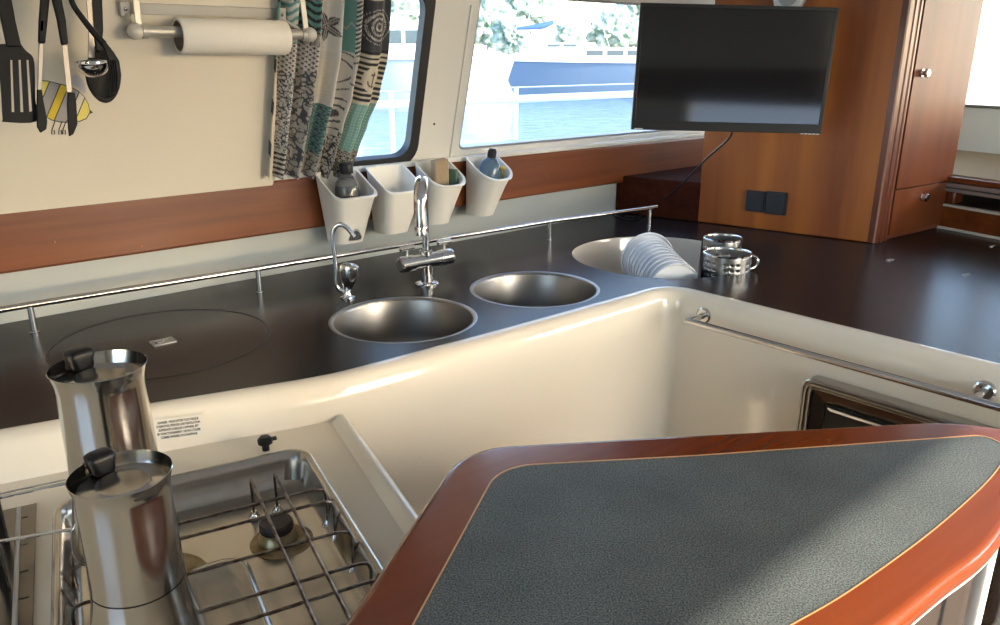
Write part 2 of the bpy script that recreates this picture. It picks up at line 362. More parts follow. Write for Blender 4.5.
# intersection of the two straight runs
A, B = e['e6'], e['e8']; t = ((B.x-A.x)*d2.y-(B.y-A.y)*d2.x)/(d1.x*d2.y-d1.y*d2.x); corner = A+d1*t
fl = fillet([tuple(e['e5'].xy), tuple(corner.xy), tuple(e['e10'].xy)], .085, 14, closed=False)
left = crom([e['e0']-(e['e1']-e['e0'])*4, e['e0']-(e['e1']-e['e0'])*1.5, e['e0'], e['e1'], e['e2'], e['e3'], e['e3b'], e['e4'], e['e5']], 6)
path2 = [tuple(p.xy) for p in left[:-1]]+fl+[tuple((e['e10']+d2*.75).xy)]
outer = list(path2)
r_c = P(1.0, 1.0)
outer += [tuple((D0+ud*1.7).xy), tuple((D0-ud*.3).xy), tuple(UN(2.75, .0, 0).xy), tuple(UN(2.75, .003, 0).xy), tuple(UN(-1.7, .003, 0).xy)]
SA = (-.214, 1.645, .158); SB = (.087, 1.882, .157); BIN = (.470, 2.230, .258)
cw = MB().plate([outer, circle(*SA)[::-1], circle(*SB)[::-1], circle(*BIN, 80)[::-1]], flatfn, .892, .92)
counter = tag(obj('worktop', cw, M_counter, ang=30), 'dark brown-black laminate galley worktop with round sink cut-outs, wrapping round the galley', 'worktop')
# flush round lid
lx, ly, lr = -.69, 1.500, .207
t = thing('locker_lid', 'flush round lid let into the dark worktop left of the sinks', 'lid', (lx, ly, .9202))
obj('groove', MB().lathe([(lr, -.0002), (lr, .0005), (lr+.0022, .0005), (lr+.0022, -.0002)], (lx, ly, .9202), seg=90), M_black, t)
def latch(mb_o, px, py, L, W, p=None):
    c = P(px, py); b = MB(); b.plate([rrect(-L/2, -W/2, L/2, W/2, .003, 3), rrect(-L*.36, -W*.28, L*.36, W*.28, .003, 3)[::-1]], lambda x, y, z: c+u*x-n*y+Z*z, 0, .0022)
    return b, c
b, c = latch(0, 163, 342, .046, .034)
lt = obj('latch_frame', b, M_grey, t)
b = MB().lathe([(0, .004), (.006, .0035), (.0075, .001), (.0078, 0)], c-u*.004, seg=20); obj('latch_button', b, M_steel, lt)
b = MB().box(c+u*.009+Z*.001, u, n, Z, .012, .010, .002); obj('latch_tongue', b, M_grey, lt)
for x, y, lab in ((890, 260, 'small flush steel catch in the worktop in front of the drawer cabinet'), (966, 275, 'small flush steel catch in the worktop at the right picture edge'), (993, 246, 'small flush steel catch in the worktop beside the forward shelf')):
    c = P(x, y)
    o = obj('counter_catch', MB().plate([rrect(-.014, -.006, .014, .006, .003, 3), rrect(-.008, -.003, .008, .003, .002, 3)[::-1]], lambda X, Y, z: c+ud*Y+nd*X*0+Z*(z+.0003)+V((ud.y, -ud.x, 0))*(-X), 0, .0016), M_steel)
    tag(o, lab, 'catch', 'flush catches in the worktop')

# cream moulding sweep (worktop edge down into the galley well)
prof = [(-.002, .893), (-.002, .9205), (.002, .9215), (.010, .9215), (.021, .9185), (.031, .911), (.037, .900), (.041, .884), (.046, .84), (.052, .70), (.058, .40), (.062, .001)]
mp = MB().sweep(sided(path2, 1), prof)
struct('wall_galley', mp, M_gel, ang=60)
# oven side plane
nw = V((d2.y, -d2.x, 0))      # towards the well
if nw.dot(-e['e8']) < 0: nw = -nw
def OW(a, off, z): w = e['e8']+d2*a+nw*off; return V((w.x, w.y, z))
def ow_at(x, y, off): w = PL(x, y, e['e8']+nw*off, nw); return (w-e['e8']).dot(d2), w.z

# sinks
def sink(cx, cy, r, label):
    t = thing('sink', label, 'sink', (cx, cy, .92), 'round stainless sinks')
    k = r+.0015
    obj('bowl', MB().lathe([(k-.0005, -.004), (k-.004, -.012), (k-.007, -.09), (k-.014, -.125), (k-.035, -.145), (k-.075, -.152), (.024, -.155), (.022, -.160), (.0, -.160),], (cx, cy, .92), seg=72), M_bowl, t, ang=50)
    obj('rim', MB().lathe([(k-.006, -.004), (k-.005, -.001), (k-.002, .0005), (k+.0035, .0008), (k+.005, .0001)], (cx, cy, .92), seg=72), M_bowl, t, ang=60)
    dr = obj('drain', MB().lathe([(.023, -.1535), (.021, -.151), (.012, -.154), (.006, -.156), (.0, -.156)], (cx, cy, .92), seg=32), M_steel, t)
    return t
sink(*SA, 'round stainless sink nearer the round lid, below the taps')
sink(*SB, 'round stainless sink between the mixer tap and the plate well')
# plate well
cx, cy, r = BIN
t = thing('plate_well', 'round cream moulded well in the worktop holding plates and cutlery cups', 'plate well', (cx, cy, .62))
obj('liner', MB().lathe([(r+.0002, .2985), (r-.003, .290), (r-.008, .06), (r-.03, .02), (r-.06, .003), (0, .0)], (cx, cy, .62), seg=80), M_gel, t, ang=50)
cA = P(703, 240, .921); cB = P(699, 278, .921); cd_ = (cB-cA).normalized(); cn = V((cd_.y, -cd_.x, 0)); mid = (cA+cB)/2; Lc = (cB-cA).length+.01
obj('divider', MB().box(V((mid.x, mid.y, .775)), cd_, cn, Z, Lc, .008, .285), M_counter, t, bev=.001)
# plates: standing on edge in a row, leaning back
pl_dir = V((.18, -1.0, -.10)).normalized()
c0 = V((.446, 2.305, .890)); nplates = 10
c_end = V((.474, 2.040, .872))
face = (V((.15, -1, .0))).normalized()
def plate_mesh(r):
    return [(0.0, .000), (r*.55, .000), (r*.60, .001), (r*.93, .0045), (r*.985, .0050), (r, .0075), (r*.995, .0105), (r*.97, .0118), (r*.94, .0105), (r*.92, .0078), (r*.60, .0045), (r*.52, .0035), (0, .0035)]
first = None
for i in range(nplates):
    s_ = i/(nplates-1); rr = .074 if i else .083
    c = c0.lerp(c_end, s_ if i == 0 else .04+.96*s_)
    if i == 0:
        first = obj('plate', MB().lathe(plate_mesh(rr), c, face, 56), M_plate, ang=50); tag(first, 'largest white plate, rearmost of the row standing in the plate well', 'plate', 'white plates standing in the plate well')
    elif i == 1:
        sec = obj('plate', MB().lathe(plate_mesh(rr), c, face, 56), M_plate, ang=50); tag(sec, None, 'plate', 'white plates standing in the plate well'); c1 = c; o = sec
    else:
        o = sec.copy(); COL.objects.link(o); o.location = sec.location+(c-c1)
    if i:
        ordn = ['', 'second', 'third', 'fourth', 'fifth', 'sixth', 'seventh', 'eighth', 'ninth', 'tenth'][i] if i < 9 else ''
        o['label'] = ('small white plate, %s from the back of the row in the plate well' % ordn) if i < 9 else 'small white plate at the very front of the row in the plate well'
# cutlery cups
def cup(cx, cy, r, zt, h, label, handle=True):
    t = thing('cutlery_cup', label, 'cutlery holder', (cx, cy, zt-h), 'steel cutlery cups')
    # perforated wall: grid of panels with square-ish holes rounded, built as strips around the cylinder
    b = MB(); seg = 96; rows = 40; holes = set()
    for k in range(0, seg, 1):
        pass
    vs = []; 
    def ishole(k, j):
        kk = k % 16
        z = j/rows
        return kk in (2, 3, 6, 7, 10, 11) and j in (5, 6, 10, 11, 15, 16, 20, 21) 
    pos = {}
    for j in range(rows+1):
        for k in range(seg):
            a = 2*PI*k/seg; pos[(j, k)] = len(vs); vs.append(V((cx+r*math.cos(a), cy+r*math.sin(a), zt-.004-(h-.006)*j/rows)))
    fs = []
    for j in range(rows):
        for k in range(seg):
            if ishole(k, j) or ishole(k, j+1) and False: continue
            fs.append((pos[(j, k)], pos[(j+1, k)], pos[(j+1, (k+1) % seg)], pos[(j, (k+1) % seg)]))
    b.add(vs, fs)
    o = obj('cup_wall', b, M_brush, t, ang=60); m = o.modifiers.new('thick', 'SOLIDIFY'); m.thickness = .0015
    obj('rim', MB().lathe([(r-.002, -.006), (r-.0025, -.001), (r, .001), (r+.0025, 0), (r+.0022, -.004), (r, -.0045)], (cx, cy, zt), seg=64), M_steel, t, ang=60)
    obj('base', MB().lathe([(r, .0), (r, .004), (0, .004)], (cx, cy, zt-h), seg=48, cap0=True), M_brush, t)
    if handle:
        a = math.radians(-20); pts = []
        for k in range(13):
            q = PI*k/12-PI/2; pts.append(V((cx+(r+.018*math.cos(q))*math.cos(a+.0), cy+(r+.018*math.cos(q))*math.sin(a), zt-.022+.018*math.sin(q))))
        obj('handle', MB().tube(pts, .0035, 10), M_steel, t)
    return t
pf = P(725, 262, .945); pb = P(724, 245, .945)
cup(pf.x+.013, pf.y+.026, .063, .966, .13, 'perforated stainless cutlery cup, front one of the two in the plate well')
cup(pb.x+.016, pb.y+.072, .057, .952, .13, 'stainless cutlery cup, rear one of the two in the plate well', False)

# ------------------------------------------------------------------ fiddle rail
RH = .062
p1, p2, p3, p4 = P(35, 333), P(260, 293), P(549.5, 240.5), P(649, 226)
t = thing('fiddle_rail', 'thin stainless fiddle rail on short posts along the back of the worktop', 'rail', (p2.x, p2.y, .92))
ra, rb = p1-u*.06, p4+u*.035
pts = [V((q.x, q.y, .92+RH)) for q in (ra, p1, p2, p3, p4, rb)]
obj('rail_bar', MB().tube(pts, .0068, 14), M_rail, t)
for q in (p1, p2, p3, p4):
    o = obj('post', MB().lathe([(.0085, .0002), (.0085, .003), (.0064, .004), (.0064, RH-.003), (.0, RH-.003)], (q.x, q.y, .92), seg=20, cap0=True), M_rail, t, ang=50)

# ------------------------------------------------------------------ mixer tap
fc = P(427, 284)
t = thing('mixer_tap', 'tall chrome mixer tap with U-shaped spout and two lever handles', 'tap', (fc.x, fc.y, .92))
obj('base_flange', MB().lathe([(.030, .0003), (.030, .003), (.026, .006), (.016, .008), (.0155, .052), (0, .052)], (fc.x, fc.y, .92), seg=36, cap0=True), M_steel, t, ang=40)
tap_dir = u.copy(); tap_dir = (PL(454, 255, fc, V((fc.x*0+.1, -1, 0)))-PL(402, 267, fc, V((.1, -1, 0)))); 
tp = P(455, 262, .985)-P(402, 272, .985); tp.z = 0; tp.normalize()
vb = V((fc.x, fc.y, .982))
body = obj('valve_body', MB().lathe([(0, -.079), (.014, -.079), (.019, -.077), (.0205, -.073), (.0205, -.0405), (.0185, -.040), (.0185, .040), (.0205, .0405), (.0205, .073), (.019, .077), (0, .078)], vb, tp, 32), M_steel, t, ang=12)
for s_ in (-1, 1):
    hb = vb+tp*(.056*s_)
    h = obj('handle', MB().tube([hb+Z*.017, hb+Z*.038], .0035, 12), M_steel, t)
    obj('lever', MB().tube([hb+Z*.040-tp*.020, hb+Z*.040-tp*.019, hb+Z*.040+tp*.019, hb+Z*.040+tp*.020], [.005, .0066, .0066, .005], 12), M_steel, h)
sp = vb+Z*.016; fd = (V((.01, -1, 0))).normalized()
reach = .105; top = 1.145
pts = [sp, sp+Z*.03]; ctr = V((sp.x, sp.y, top-.0))+fd*(reach/2)
for k in range(0, 17): q = PI*k/16; pts.append(ctr-fd*(reach/2*math.cos(q))+Z*(reach/2*.85*math.sin(q)))
pts.append(V((pts[-1].x, pts[-1].y, 1.092)))
spt = obj('spout', MB().tube(pts, [.0090+.0078*min(1, max(0, k-3)/8) for k in range(len(pts))], 24), M_steel, t, ang=50)
e_ = pts[-1]
obj('nozzle', MB().lathe([(.0168, 0), (.0174, -.002), (.0174, -.020), (.014, -.022), (.0, -.020)], e_, seg=28, cap0=True), M_steel, spt)
obj('collar', MB().lathe([(.0165, .0), (.0165, .01), (.0128, .013)], sp, seg=28), M_steel, t)
# ------------------------------------------------------------------ small filter tap
tc_ = P(348, 298)
t = thing('filter_tap', 'slim chrome gooseneck tap with a clear lever knob', 'tap', (tc_.x, tc_.y, .92))
obj('base', MB().lathe([(.018, .0003), (.018, .003), (.011, .006), (.008, .012), (.0085, .03), (.0, .032)], (tc_.x, tc_.y, .92), seg=28, cap0=True), M_steel, t)
def TP(x, y): return PL(x, y, tc_, V((0, -1, 0)))
gp = [TP(*q) for q in ((347, 291), (340, 290), (336.5, 284), (336, 272), (334.5, 255), (332.5, 238), (334, 229), (339, 224.5), (345, 226), (350, 231), (354, 237))]
gp = crom(gp, 5)
nk = obj('neck', MB().tube(gp, .0055, 14), M_steel, t)
0 and obj('outlet', MB().tube([gp[-1]-(gp[-1]-gp[-2]).normalized()*.004, gp[-1]+(gp[-1]-gp[-2]).normalized()*.004], .0062, 14), M_darkmetal, nk)
ko = TP(346, 291)
kn = MB(); b0_, b1_ = TP(347, 292), TP(350, 264)
kn.lathe([(.004, 0), (.010, .008), (.020, .035), (.024, .055), (.022, .066), (.014, .071), (0, .072)], b0_, (b1_-b0_), 20, flat=.7)
obj('lever_knob', kn, M_steel, t, ang=40)

# ------------------------------------------------------------------ caddies on the board
def rloop(w, d, r, seg=6): return rrect(-w/2, 0, w/2, d, r, seg)
def caddy(xl, yl, label, w=.118, d=.115, rfront=.022, zr=1.182, zb=.998, drop=.058, wb=.078, db=.075, tilt=0, lean_b=.02):
    a0 = un(PL(xl, yl, W0+n*.035, n))[0]; ac = a0+w/2
    t = thing('hanging_caddy', label, 'caddy', UN(ac, .035, zb), 'white caddies hung on the board')
    def loop(sc_w, sc_d, z_fn, inset=0, y0=0.0):
        pts = fillet([(-sc_w/2+inset, inset+y0), (sc_w/2-inset, inset+y0), (sc_w/2-inset, sc_d-inset), (-sc_w/2+inset, sc_d-inset)], [.012, .012, rfront, rfront], 8)
        return [UN(ac+x+tilt*(1-(z_fn(y)-zb)/(zr-zb)), .0385+y, z_fn(y)) for x, y in pts]
    top = lambda y: zr-drop*max(0, min(1, (y/d)))**1.15
    L_ = []
    for k in range(9):
        f = k/8; f2 = 1-(1-f)**1.6*0-0; ww = wb+(w-wb)*f; dd = db+(d-db)*f
        L_.append(loop(ww, dd, (lambda f: (lambda y: zb+(top(min(y*d/dd, d))-zb)*f))(f)))
    rimo = loop(w+.005, d+.005, lambda y: top(max(0, y-.002))-.001); rimt = loop(w+.005, d+.005, lambda y: top(max(0, y-.002))+.0025, .0005)
    inner = []
    for k in range(8, -1, -1):
        f = k/8; ww = wb+(w-wb)*f; dd = db+(d-db)*f
        inner.append(loop(ww, dd, (lambda f: (lambda y: zb+.004+(top(min(y*d/dd, d))-zb-.002)*f))(f), .0028))
    b = MB().rings([loop(wb-.014, db-.012, lambda y: zb-.002, y0=.004)]+L_+[rimo, rimt]+inner)
    obj('bucket', b, M_cwhite, t, ang=50)
    hk = MB()
    for s_ in (-1, 1):
        hk.box(UN(ac+s_*.028, .022, zr+.002), u, n, Z, .014, .040, .004); hk.box(UN(ac+s_*.028, .037, zr-.008), u, n, Z, .014, .004, .022)
    obj('hook', hk, M_cwhite, t, bev=.0012)
    return ac
ca = [caddy(313, 174, 'white hanging caddy furthest left, holding a dark soap bottle', w=.125),
      caddy(364, 167, 'empty white hanging caddy behind the mixer tap spout', w=.120, d=.120, tilt=-.006, zb=1.004),
      caddy(413, 163, 'white hanging caddy holding a tan sponge', w=.118, rfront=.040, tilt=-.014, zb=1.010),
      caddy(464, 158, 'white hanging caddy furthest right, rounded, with a blue bottle', w=.118, d=.120, rfront=.052, zb=1.012, tilt=-.028, wb=.07)]
# soap bottle 1
bx = UN(ca[0]+.004, .035+.058, 1.006)
t = thing('soap_bottle', 'clear bottle of dark soap with black cap in the leftmost caddy', 'bottle', bx)
b = obj('bottle_body', MB().lathe([(0, 0), (.030, 0), (.033, .006), (.034, .10), (.033, .135), (.0295, .152), (.020, .166), (.013, .172), (.012, .176), (0, .176)], bx, seg=36), M_clear, t, ang=50)
obj('liquid', MB().lathe([(0, .002), (.029, .002), (.0315, .007), (.0325, .10), (.0318, .134), (.029, .145), (0, .145)], bx, seg=36), M_liquid, b)
obj('cap', MB().lathe([(.0175, .176), (.0180, .178), (.0180, .200), (.0165, .203), (0, .203)], bx, seg=28, cap0=True), M_black, t)
# blue bottle in caddy 4
bx = UN(ca[3]-.020, .035+.044, 1.022); ax = (Z+n*.05+u*.16).normalized()
t = thing('detergent_bottle', 'clear blue washing-up bottle with black cap in the rightmost caddy', 'bottle', bx)
b = obj('bottle_body', MB().lathe([(0, 0), (.022, 0), (.026, .008), (.034, .10), (.034, .132), (.027, .150), (.016, .161), (.012, .165), (0, .165)], bx, ax, seg=36, flat=.8), M_blueb, t, ang=50)
obj('cap', MB().lathe([(.013, .163), (.0135, .166), (.0135, .183), (.012, .185), (.010, .190), (0, .191)], bx, ax, seg=28, cap0=True), M_black, t)
# yellow brush / flower-like tops beside it
for k, (dx, dy, h_) in enumerate(((.052, .072, .145), (.044, .082, .150))):
    bx = UN(ca[3]+dx-.022, .035+dy-.024, 1.075)
    t = thing('bottle_brush', ['yellow tufted brush tip standing right of the blue bottle', 'second yellow tufted brush tip, nearer the caddy rim'][k], 'brush', bx, 'yellow brushes')
    obj('stem', MB().tube([bx, bx+Z*.065+u*.012+n*.01], .003, 8), M_yel, t)
    hd = MB(); c = bx+Z*(h_-.078)+u*.012+n*.01
    for j in range(9):
        a = 2*PI*j/9; d_ = (u*math.cos(a)+n*math.sin(a)+Z*.9).normalized(); hd.lathe([(.001, 0), (.004, .006), (.0045, .010), (0, .013)], c, d_, 8)
    obj('tuft', hd, M_yel, t)
# sponge and scourer in caddy 3
bx = UN(ca[2]+.000, .035+.050, 1.128)
sm = MB(); ax_ = (u*.96+n*.1+Z*.1).normalized(); ay_ = (n*.9-Z*.12).normalized(); az_ = ax_.cross(ay_).normalized(); az_ = az_ if az_.z > 0 else -az_
sm.box(bx, ax_, ay_, az_, .048, .024, .135)
s1 = obj('sponge', sm, M_sponge, bev=.005); tag(s1, 'tan brown sponge standing in the third white caddy from the left', 'sponge')
sm = MB().box(bx+u*.034+n*.010-Z*.002, (u*.95-n*.3).normalized(), (n*.95+u*.3).normalized(), Z, .010, .04, .075)
tag(obj('scouring_pad', sm, M_green, bev=.003), 'folded grey-green scouring pad beside the tan sponge', 'scouring pad')

# ------------------------------------------------------------------ television
TVY = 2.2; tvq = V((0, TVY, 0)); 
def TV(x, y): return PL(x, y, tvq, V((0, 1, 0)))
tl, tr, br, bl = TV(641, 2), TV(838, 8), TV(822.5, 133.5), TV(631, 130)
tw = ((tr-tl).length+(br-bl).length)/2; th = ((tl-bl).length+(tr-br).length)/2; tcn = (tl+tr+br+bl)/4
tx = ((tr-tl)+(br-bl)).normalized(); tz = Z-tx*Z.dot(tx); tz.normalize(); ty = tz.cross(tx)   # ty points away from the viewer
t = thing('television', 'flat black television hung in front of the wood bulkhead', 'television', tcn-tz*th/2)
def T3(x, y, z): return tcn+tx*x+tz*y+ty*z
hw, hh = tw/2, th/2
obj('bezel', MB().plate([[(-hw, -hh), (hw, -hh), (hw, hh), (-hw, hh)], [(-hw+.009, -hh+.025), (hw-.010, -hh+.025), (hw-.010, hh-.010), (-hw+.009, hh-.010)][::-1]], T3, 0, .012), M_tv, t, bev=.0015)
obj('screen', MB().plate([[(-hw+.009, -hh+.025), (hw-.010, -hh+.025), (hw-.010, hh-.010), (-hw+.009, hh-.010)]], T3, .002, .010), M_screen, t)
bk_ = MB().plate([[(-hw+.002, -hh+.002), (hw-.002, -hh+.002), (hw-.002, hh-.002), (-hw+.002, hh-.002)]], T3, .012, .03)
bk_.plate([[(-hw*.6, -hh*.7), (hw*.6, -hh*.7), (hw*.6, hh*.5), (-hw*.6, hh*.5)]], T3, .03, .055)
obj('back_cover', bk_, M_tv, t, bev=.003)
obj('logo_plate', MB().plate([[(-hw+.008, -hh+.0015), (-hw+.031, -hh+.0015), (-hw+.031, -hh+.0045), (-hw+.008, -hh+.0045)]], T3, -.001, 0), M_pale, t)
bt = MB()
for k in range(5): bt.plate([[(hw-.055+k*.011, -hh-.002), (hw-.049+k*.011, -hh-.002), (hw-.049+k*.011, -hh+.0015), (hw-.055+k*.011, -hh+.0015)]], T3, .001, .006)
obj('button_strip', bt, M_grey, t)
# arm back to the bulkhead
aw0 = T3(.05, .02, .055); hit = aw0+ty*.5
den = ty.dot(nb); dist = (B0-aw0).dot(nb)/den; aw1 = aw0+ty*(dist)
arm = MB().tube([aw0, aw0+ty*(dist-.004)], .014, 14); arm.box(aw0+ty*(dist-.006), ub, nb, Z, .10, .008, .10)
obj('wall_arm', arm, M_black, t, bev=.001)
# cable
tb0 = T3(.02, -hh+.01, .035)
cpts = [tb0, P(724, 136, 1.0)*0+PL(724, 136, tb0, V((0, 1, 0))), ]
wq = P(648, 207, .975)
cb = [tb0, tb0-Z*.03]; endp = un(wq)
c1 = PL(705, 160, tb0+V((0, .15, 0)), V((0, 1, 0))); c2 = PL(680, 186, tb0+V((0, .30, 0)), V((0, 1, 0))); c3 = P(660, 203, .965); c4 = P(646, 213, .925)
loop_ = [P(640+16*math.cos(a), 214+5*math.sin(a), .9245) for a in [k*PI/6 for k in range(0, 14)]]
cpth = crom([cb[0], cb[1], c1, c2, c3, c4]+[P(x, y, .9245) for x, y in ((636, 219), (622, 218), (613, 213), (618, 209), (630, 208.5), (641, 211), (638, 216), (625, 216.5))], 6)
tag(obj('tv_cable', MB().tube(cpth, .0030, 8), M_black), 'thin black cable dropping from the television to a coil on the worktop', 'cable')
# smoke alarm above the television
q = PL(790, -4, B0+nb*.012, nb)
t = thing('alarm_unit', 'small white octagonal alarm on the bulkhead just above the television', 'alarm', q)
obj('housing', MB().lathe([(.052, -.010), (.052, .010), (.044, .018), (0, .018)], q, nb, 8, cap0=True), M_cwhite, t, ang=20)
obj('cover_ring', MB().lathe([(.030, .0181), (.030, .021), (.026, .022), (.0, .022)], q, nb, 24), M_grey, t)
# sockets
for i, (x0, y0, x1, y1, lab) in enumerate(((746.5, 190.5, 765.5, 211.5, 'square black socket plate on the bulkhead, the one nearer the television cable'), (766, 191.5, 787, 214.5, 'square black socket plate on the bulkhead, the one nearer the cabinet'))):
    c = PL((x0+x1)/2, (y0+y1)/2, B0, nb); wdt = (PL(x1, (y0+y1)/2, B0, nb)-PL(x0, (y0+y1)/2, B0, nb)).length; hgt = PL((x0+x1)/2, y0, B0, nb).z-PL((x0+x1)/2, y1, B0, nb).z
    t = thing('wall_socket', lab, 'socket', c-Z*hgt/2, 'black sockets on the bulkhead')
    def SK(x, y, z): return c+ub*x+Z*y+nb*z
    obj('frame', MB().plate([rrect(-wdt/2, -hgt/2, wdt/2, hgt/2, .004, 4)], SK, .0, .007), M_socket, t, bev=.0015)
    obj('cover', MB().plate([rrect(-wdt/2+.006, -hgt/2+.006, wdt/2-.006, hgt/2-.006, .003, 4)], SK, .007, .0125), M_socket, t, bev=.002)

# ------------------------------------------------------------------ cabinet right of the bulkhead
uc = (P(938, 228)-P(887, 240)); uc.z = 0; uc.normalize(); nc = V((uc.y, -uc.x, 0)); 
if nc.y > 0: nc = -nc
fq = P(887, 240)
cab0 = thing('drawer_cabinet', 'glossy tall wooden cabinet with a door over a drawer, right of the television', 'cabinet', fq-uc*.02)
def CW(a, b, z): w = fq+uc*a+nc*b; return V((w.x, w.y, z))
def cab_at(x, y, b=0): w = PL(x, y, fq+nc*b, nc)-fq; return w.dot(uc)
cr = cab_at(942.5, 224); wtrim = (B1-fq).dot(uc)
zt = CEIL-.002
obj('carcass', MB().box(CW(cr/2-.0, -.17, (zt+.921)/2), uc, nc, Z, cr-.004, .30, zt-.921), M_darkw, cab0, bev=.002)
# moulded corner post
bp_ = (B1-fq).dot(uc); bn_ = (B1-fq).dot(nc)
pp = [(bp_-.004, bn_-.02), (bp_-.004, bn_+.006), (bp_+.002, bn_+.012), (bp_+.008, bn_+.010), (bp_+.010, bn_+.006), (bp_+.014, bn_+.011)]
x_end = -.006
q0 = bp_-.001; x_end = -.016
fx = lambda f: q0+(x_end-q0)*f
pp = [(q0, bn_-.03), (q0, .003), (fx(.08), .007), (fx(.30), .0085), (fx(.34), .005), (fx(.42), .005), (fx(.46), .0085), (fx(.66), .0085), (fx(.70), .005), (fx(.78), .005), (fx(.82), .0085), (fx(.95), .0085), (x_end, .006), (x_end, -.03)]
obj('corner_post', MB().plate([pp], lambda x, y, z: CW(x, y, z), .921, zt), M_trimw, cab0, bev=.0015, ang=25)
zsplit = (lambda w: w.z)(PL(895, 190, fq, nc)); zb_ = .935
a_l = cab_at(886.5, 239)
for nm, z0, z1, kx, ky in (('door', zsplit+.0015, zt-.02, 922, 73), ('drawer', zb_, zsplit-.0015, 921.5, 197)):
    d_ = obj(nm, MB().plate([[(a_l+.003, z0), (cr, z0), (cr, z1), (a_l+.003, z1)]], lambda x, y, z: CW(x, z, y), -.018, .004), M_cab, cab0, bev=.0012)
    kc = PL(kx, ky, fq+nc*.004, nc)
    obj('knob', MB().lathe([(.0115, 0), (.0115, .003), (.007, .0035), (.007, .008), (.0125, .012), (.0128, .018), (.0105, .021), (0, .021)], kc, nc, 28, cap0=True), M_steel, d_, ang=30)
    obj('knob_eye', MB().lathe([(.0035, .0211), (.0035, .0225), (0, .0225)], kc, nc, 16), M_darkmetal, d_)
obj('plinth', MB().box(CW((a_l+cr)/2, -.006, (.921+zb_)/2), uc, nc, Z, cr-a_l, .012, zb_-.922), M_trimw, cab0, bev=.001)

# ------------------------------------------------------------------ forward shelf unit (right)
t = thing('forward_shelf', 'low mahogany shelf unit with pale edging below the forward window', 'shelf', DW(.9, 0, .92))
LS = 1.9
def strip(nm, z0, z1, b0, b1, m, bev=.0015):
    x0 = -.9 if b1 > .1 else 0
    return obj(nm, MB().box(DW((LS+x0)/2, (b0+b1)/2, (z0+z1)/2), ud, nd, Z, LS-x0, abs(b1-b0), z1-z0), m, t, bev=bev)
strip('base_edging', .9205, .929, -.008, .004, M_pale)
strip('front_board', .929, .996, .0, .02, M_wall_dark)
strip('board_edging', .996, 1.004, -.003, .022, M_pale)
strip('recess_back', .929, 1.075, bwall-.02, bwall-.004, M_darkw)
strip('recess_floor', .975, .985, .02, bwall-.02, M_darkw)
strip('shelf_slat', 1.046, 1.058, .0, .02, M_grey, .001)
strip('shelf_slat', 1.062, 1.076, -.004, .02, M_grey, .001)
strip('shelf_lip', 1.078, 1.095, .0, .03, M_wall_dark)
strip('shelf_top', 1.085, 1.10, .028, bwall-.002, M_beige, .002)
bl_ = MB().box(DW(.27, .03, 1.03), ud, nd, Z, .03, .05, .05)
obj('support_block', bl_, M_trimw, t, bev=.006)

# ------------------------------------------------------------------ hob counter
ex = V((math.cos(math.radians(28.1)), math.sin(math.radians(28.1)), 0)); ey = V((-ex.y, ex.x, 0))
def HB(x, y, z): w = ex*x+ey*y; return V((w.x, w.y, z))
DK = .85
side = sided(path2, 1)
back = [(p+s_*.043) for p, s_ in side if p.x < -.33]
rg0, rg1 = P(347, 427, DK), P(418, 530, DK); rdv = (rg1-rg0).normalized()
dkp = [tuple(p.xy) for p in back]+[tuple((rg0-rdv*.02).xy), tuple((rg1+rdv*.30).xy), (-.02, .30), (-1.5, -.25), (-2.1, .35)]
TX0, TX1, TY0, TY1 = -.105, .2625, .62, 1.166
trl = [tuple(HB(x, y, 0).xy) for x, y in rrect(TX0+.004, TY0+.004, TX1-.004, TY1-.004, .034, 8)]
t = thing('hob_counter', 'cream moulded counter carrying the gas hob, with a raised lip at the galley well', 'counter', P(380, 500, .0))
dk = MB().plate([dkp, trl[::-1]], flatfn, .795, DK); dk.plate([dkp], flatfn, .0, .795)
obj('deck', dk, M_deck, t, ang=25)
lip = []
pa0, pa1 = rg0-rdv*.03, rg1+rdv*.28
lp = MB(); sd_ = V((rdv.y, -rdv.x, 0)); sd_ = sd_ if sd_.x > 0 else -sd_
prof_l = [(-.022, DK-.001), (-.014, DK+.004), (-.008, DK+.010), (.0, DK+.0125), (.008, DK+.009), (.014, DK-.002), (.016, DK-.03), (.018, DK-.12), (.020, .01), (-.022, .01)]
lp.rings([[V(((pa0 if k == 0 else pa1)+sd_*a).xy.to_3d())+Z*z for a, z in prof_l] for k in (0, 1)])
obj('raised_lip', lp, M_gel, t, ang=50)
# hob
t = thing('gas_hob', 'stainless gas hob tray with wire pan grate', 'hob', HB(.08, .9, .85))
def lp2(ins, z, r): return [HB(x, y, z) for x, y in rrect(TX0+ins, TY0+ins, TX1-ins, TY1-ins, r, 8)]
b = MB().rings([lp2(0, .8502, .038), lp2(0, .862, .038), lp2(.002, .866, .037), lp2(.007, .8672, .034), lp2(.011, .8650, .031), lp2(.015, .852, .030), lp2(.020, .822, .028), lp2(.030, .816, .024), lp2(.046, .815, .02)], cap0=False)
obj('tray', b, M_tray, t, ang=50)
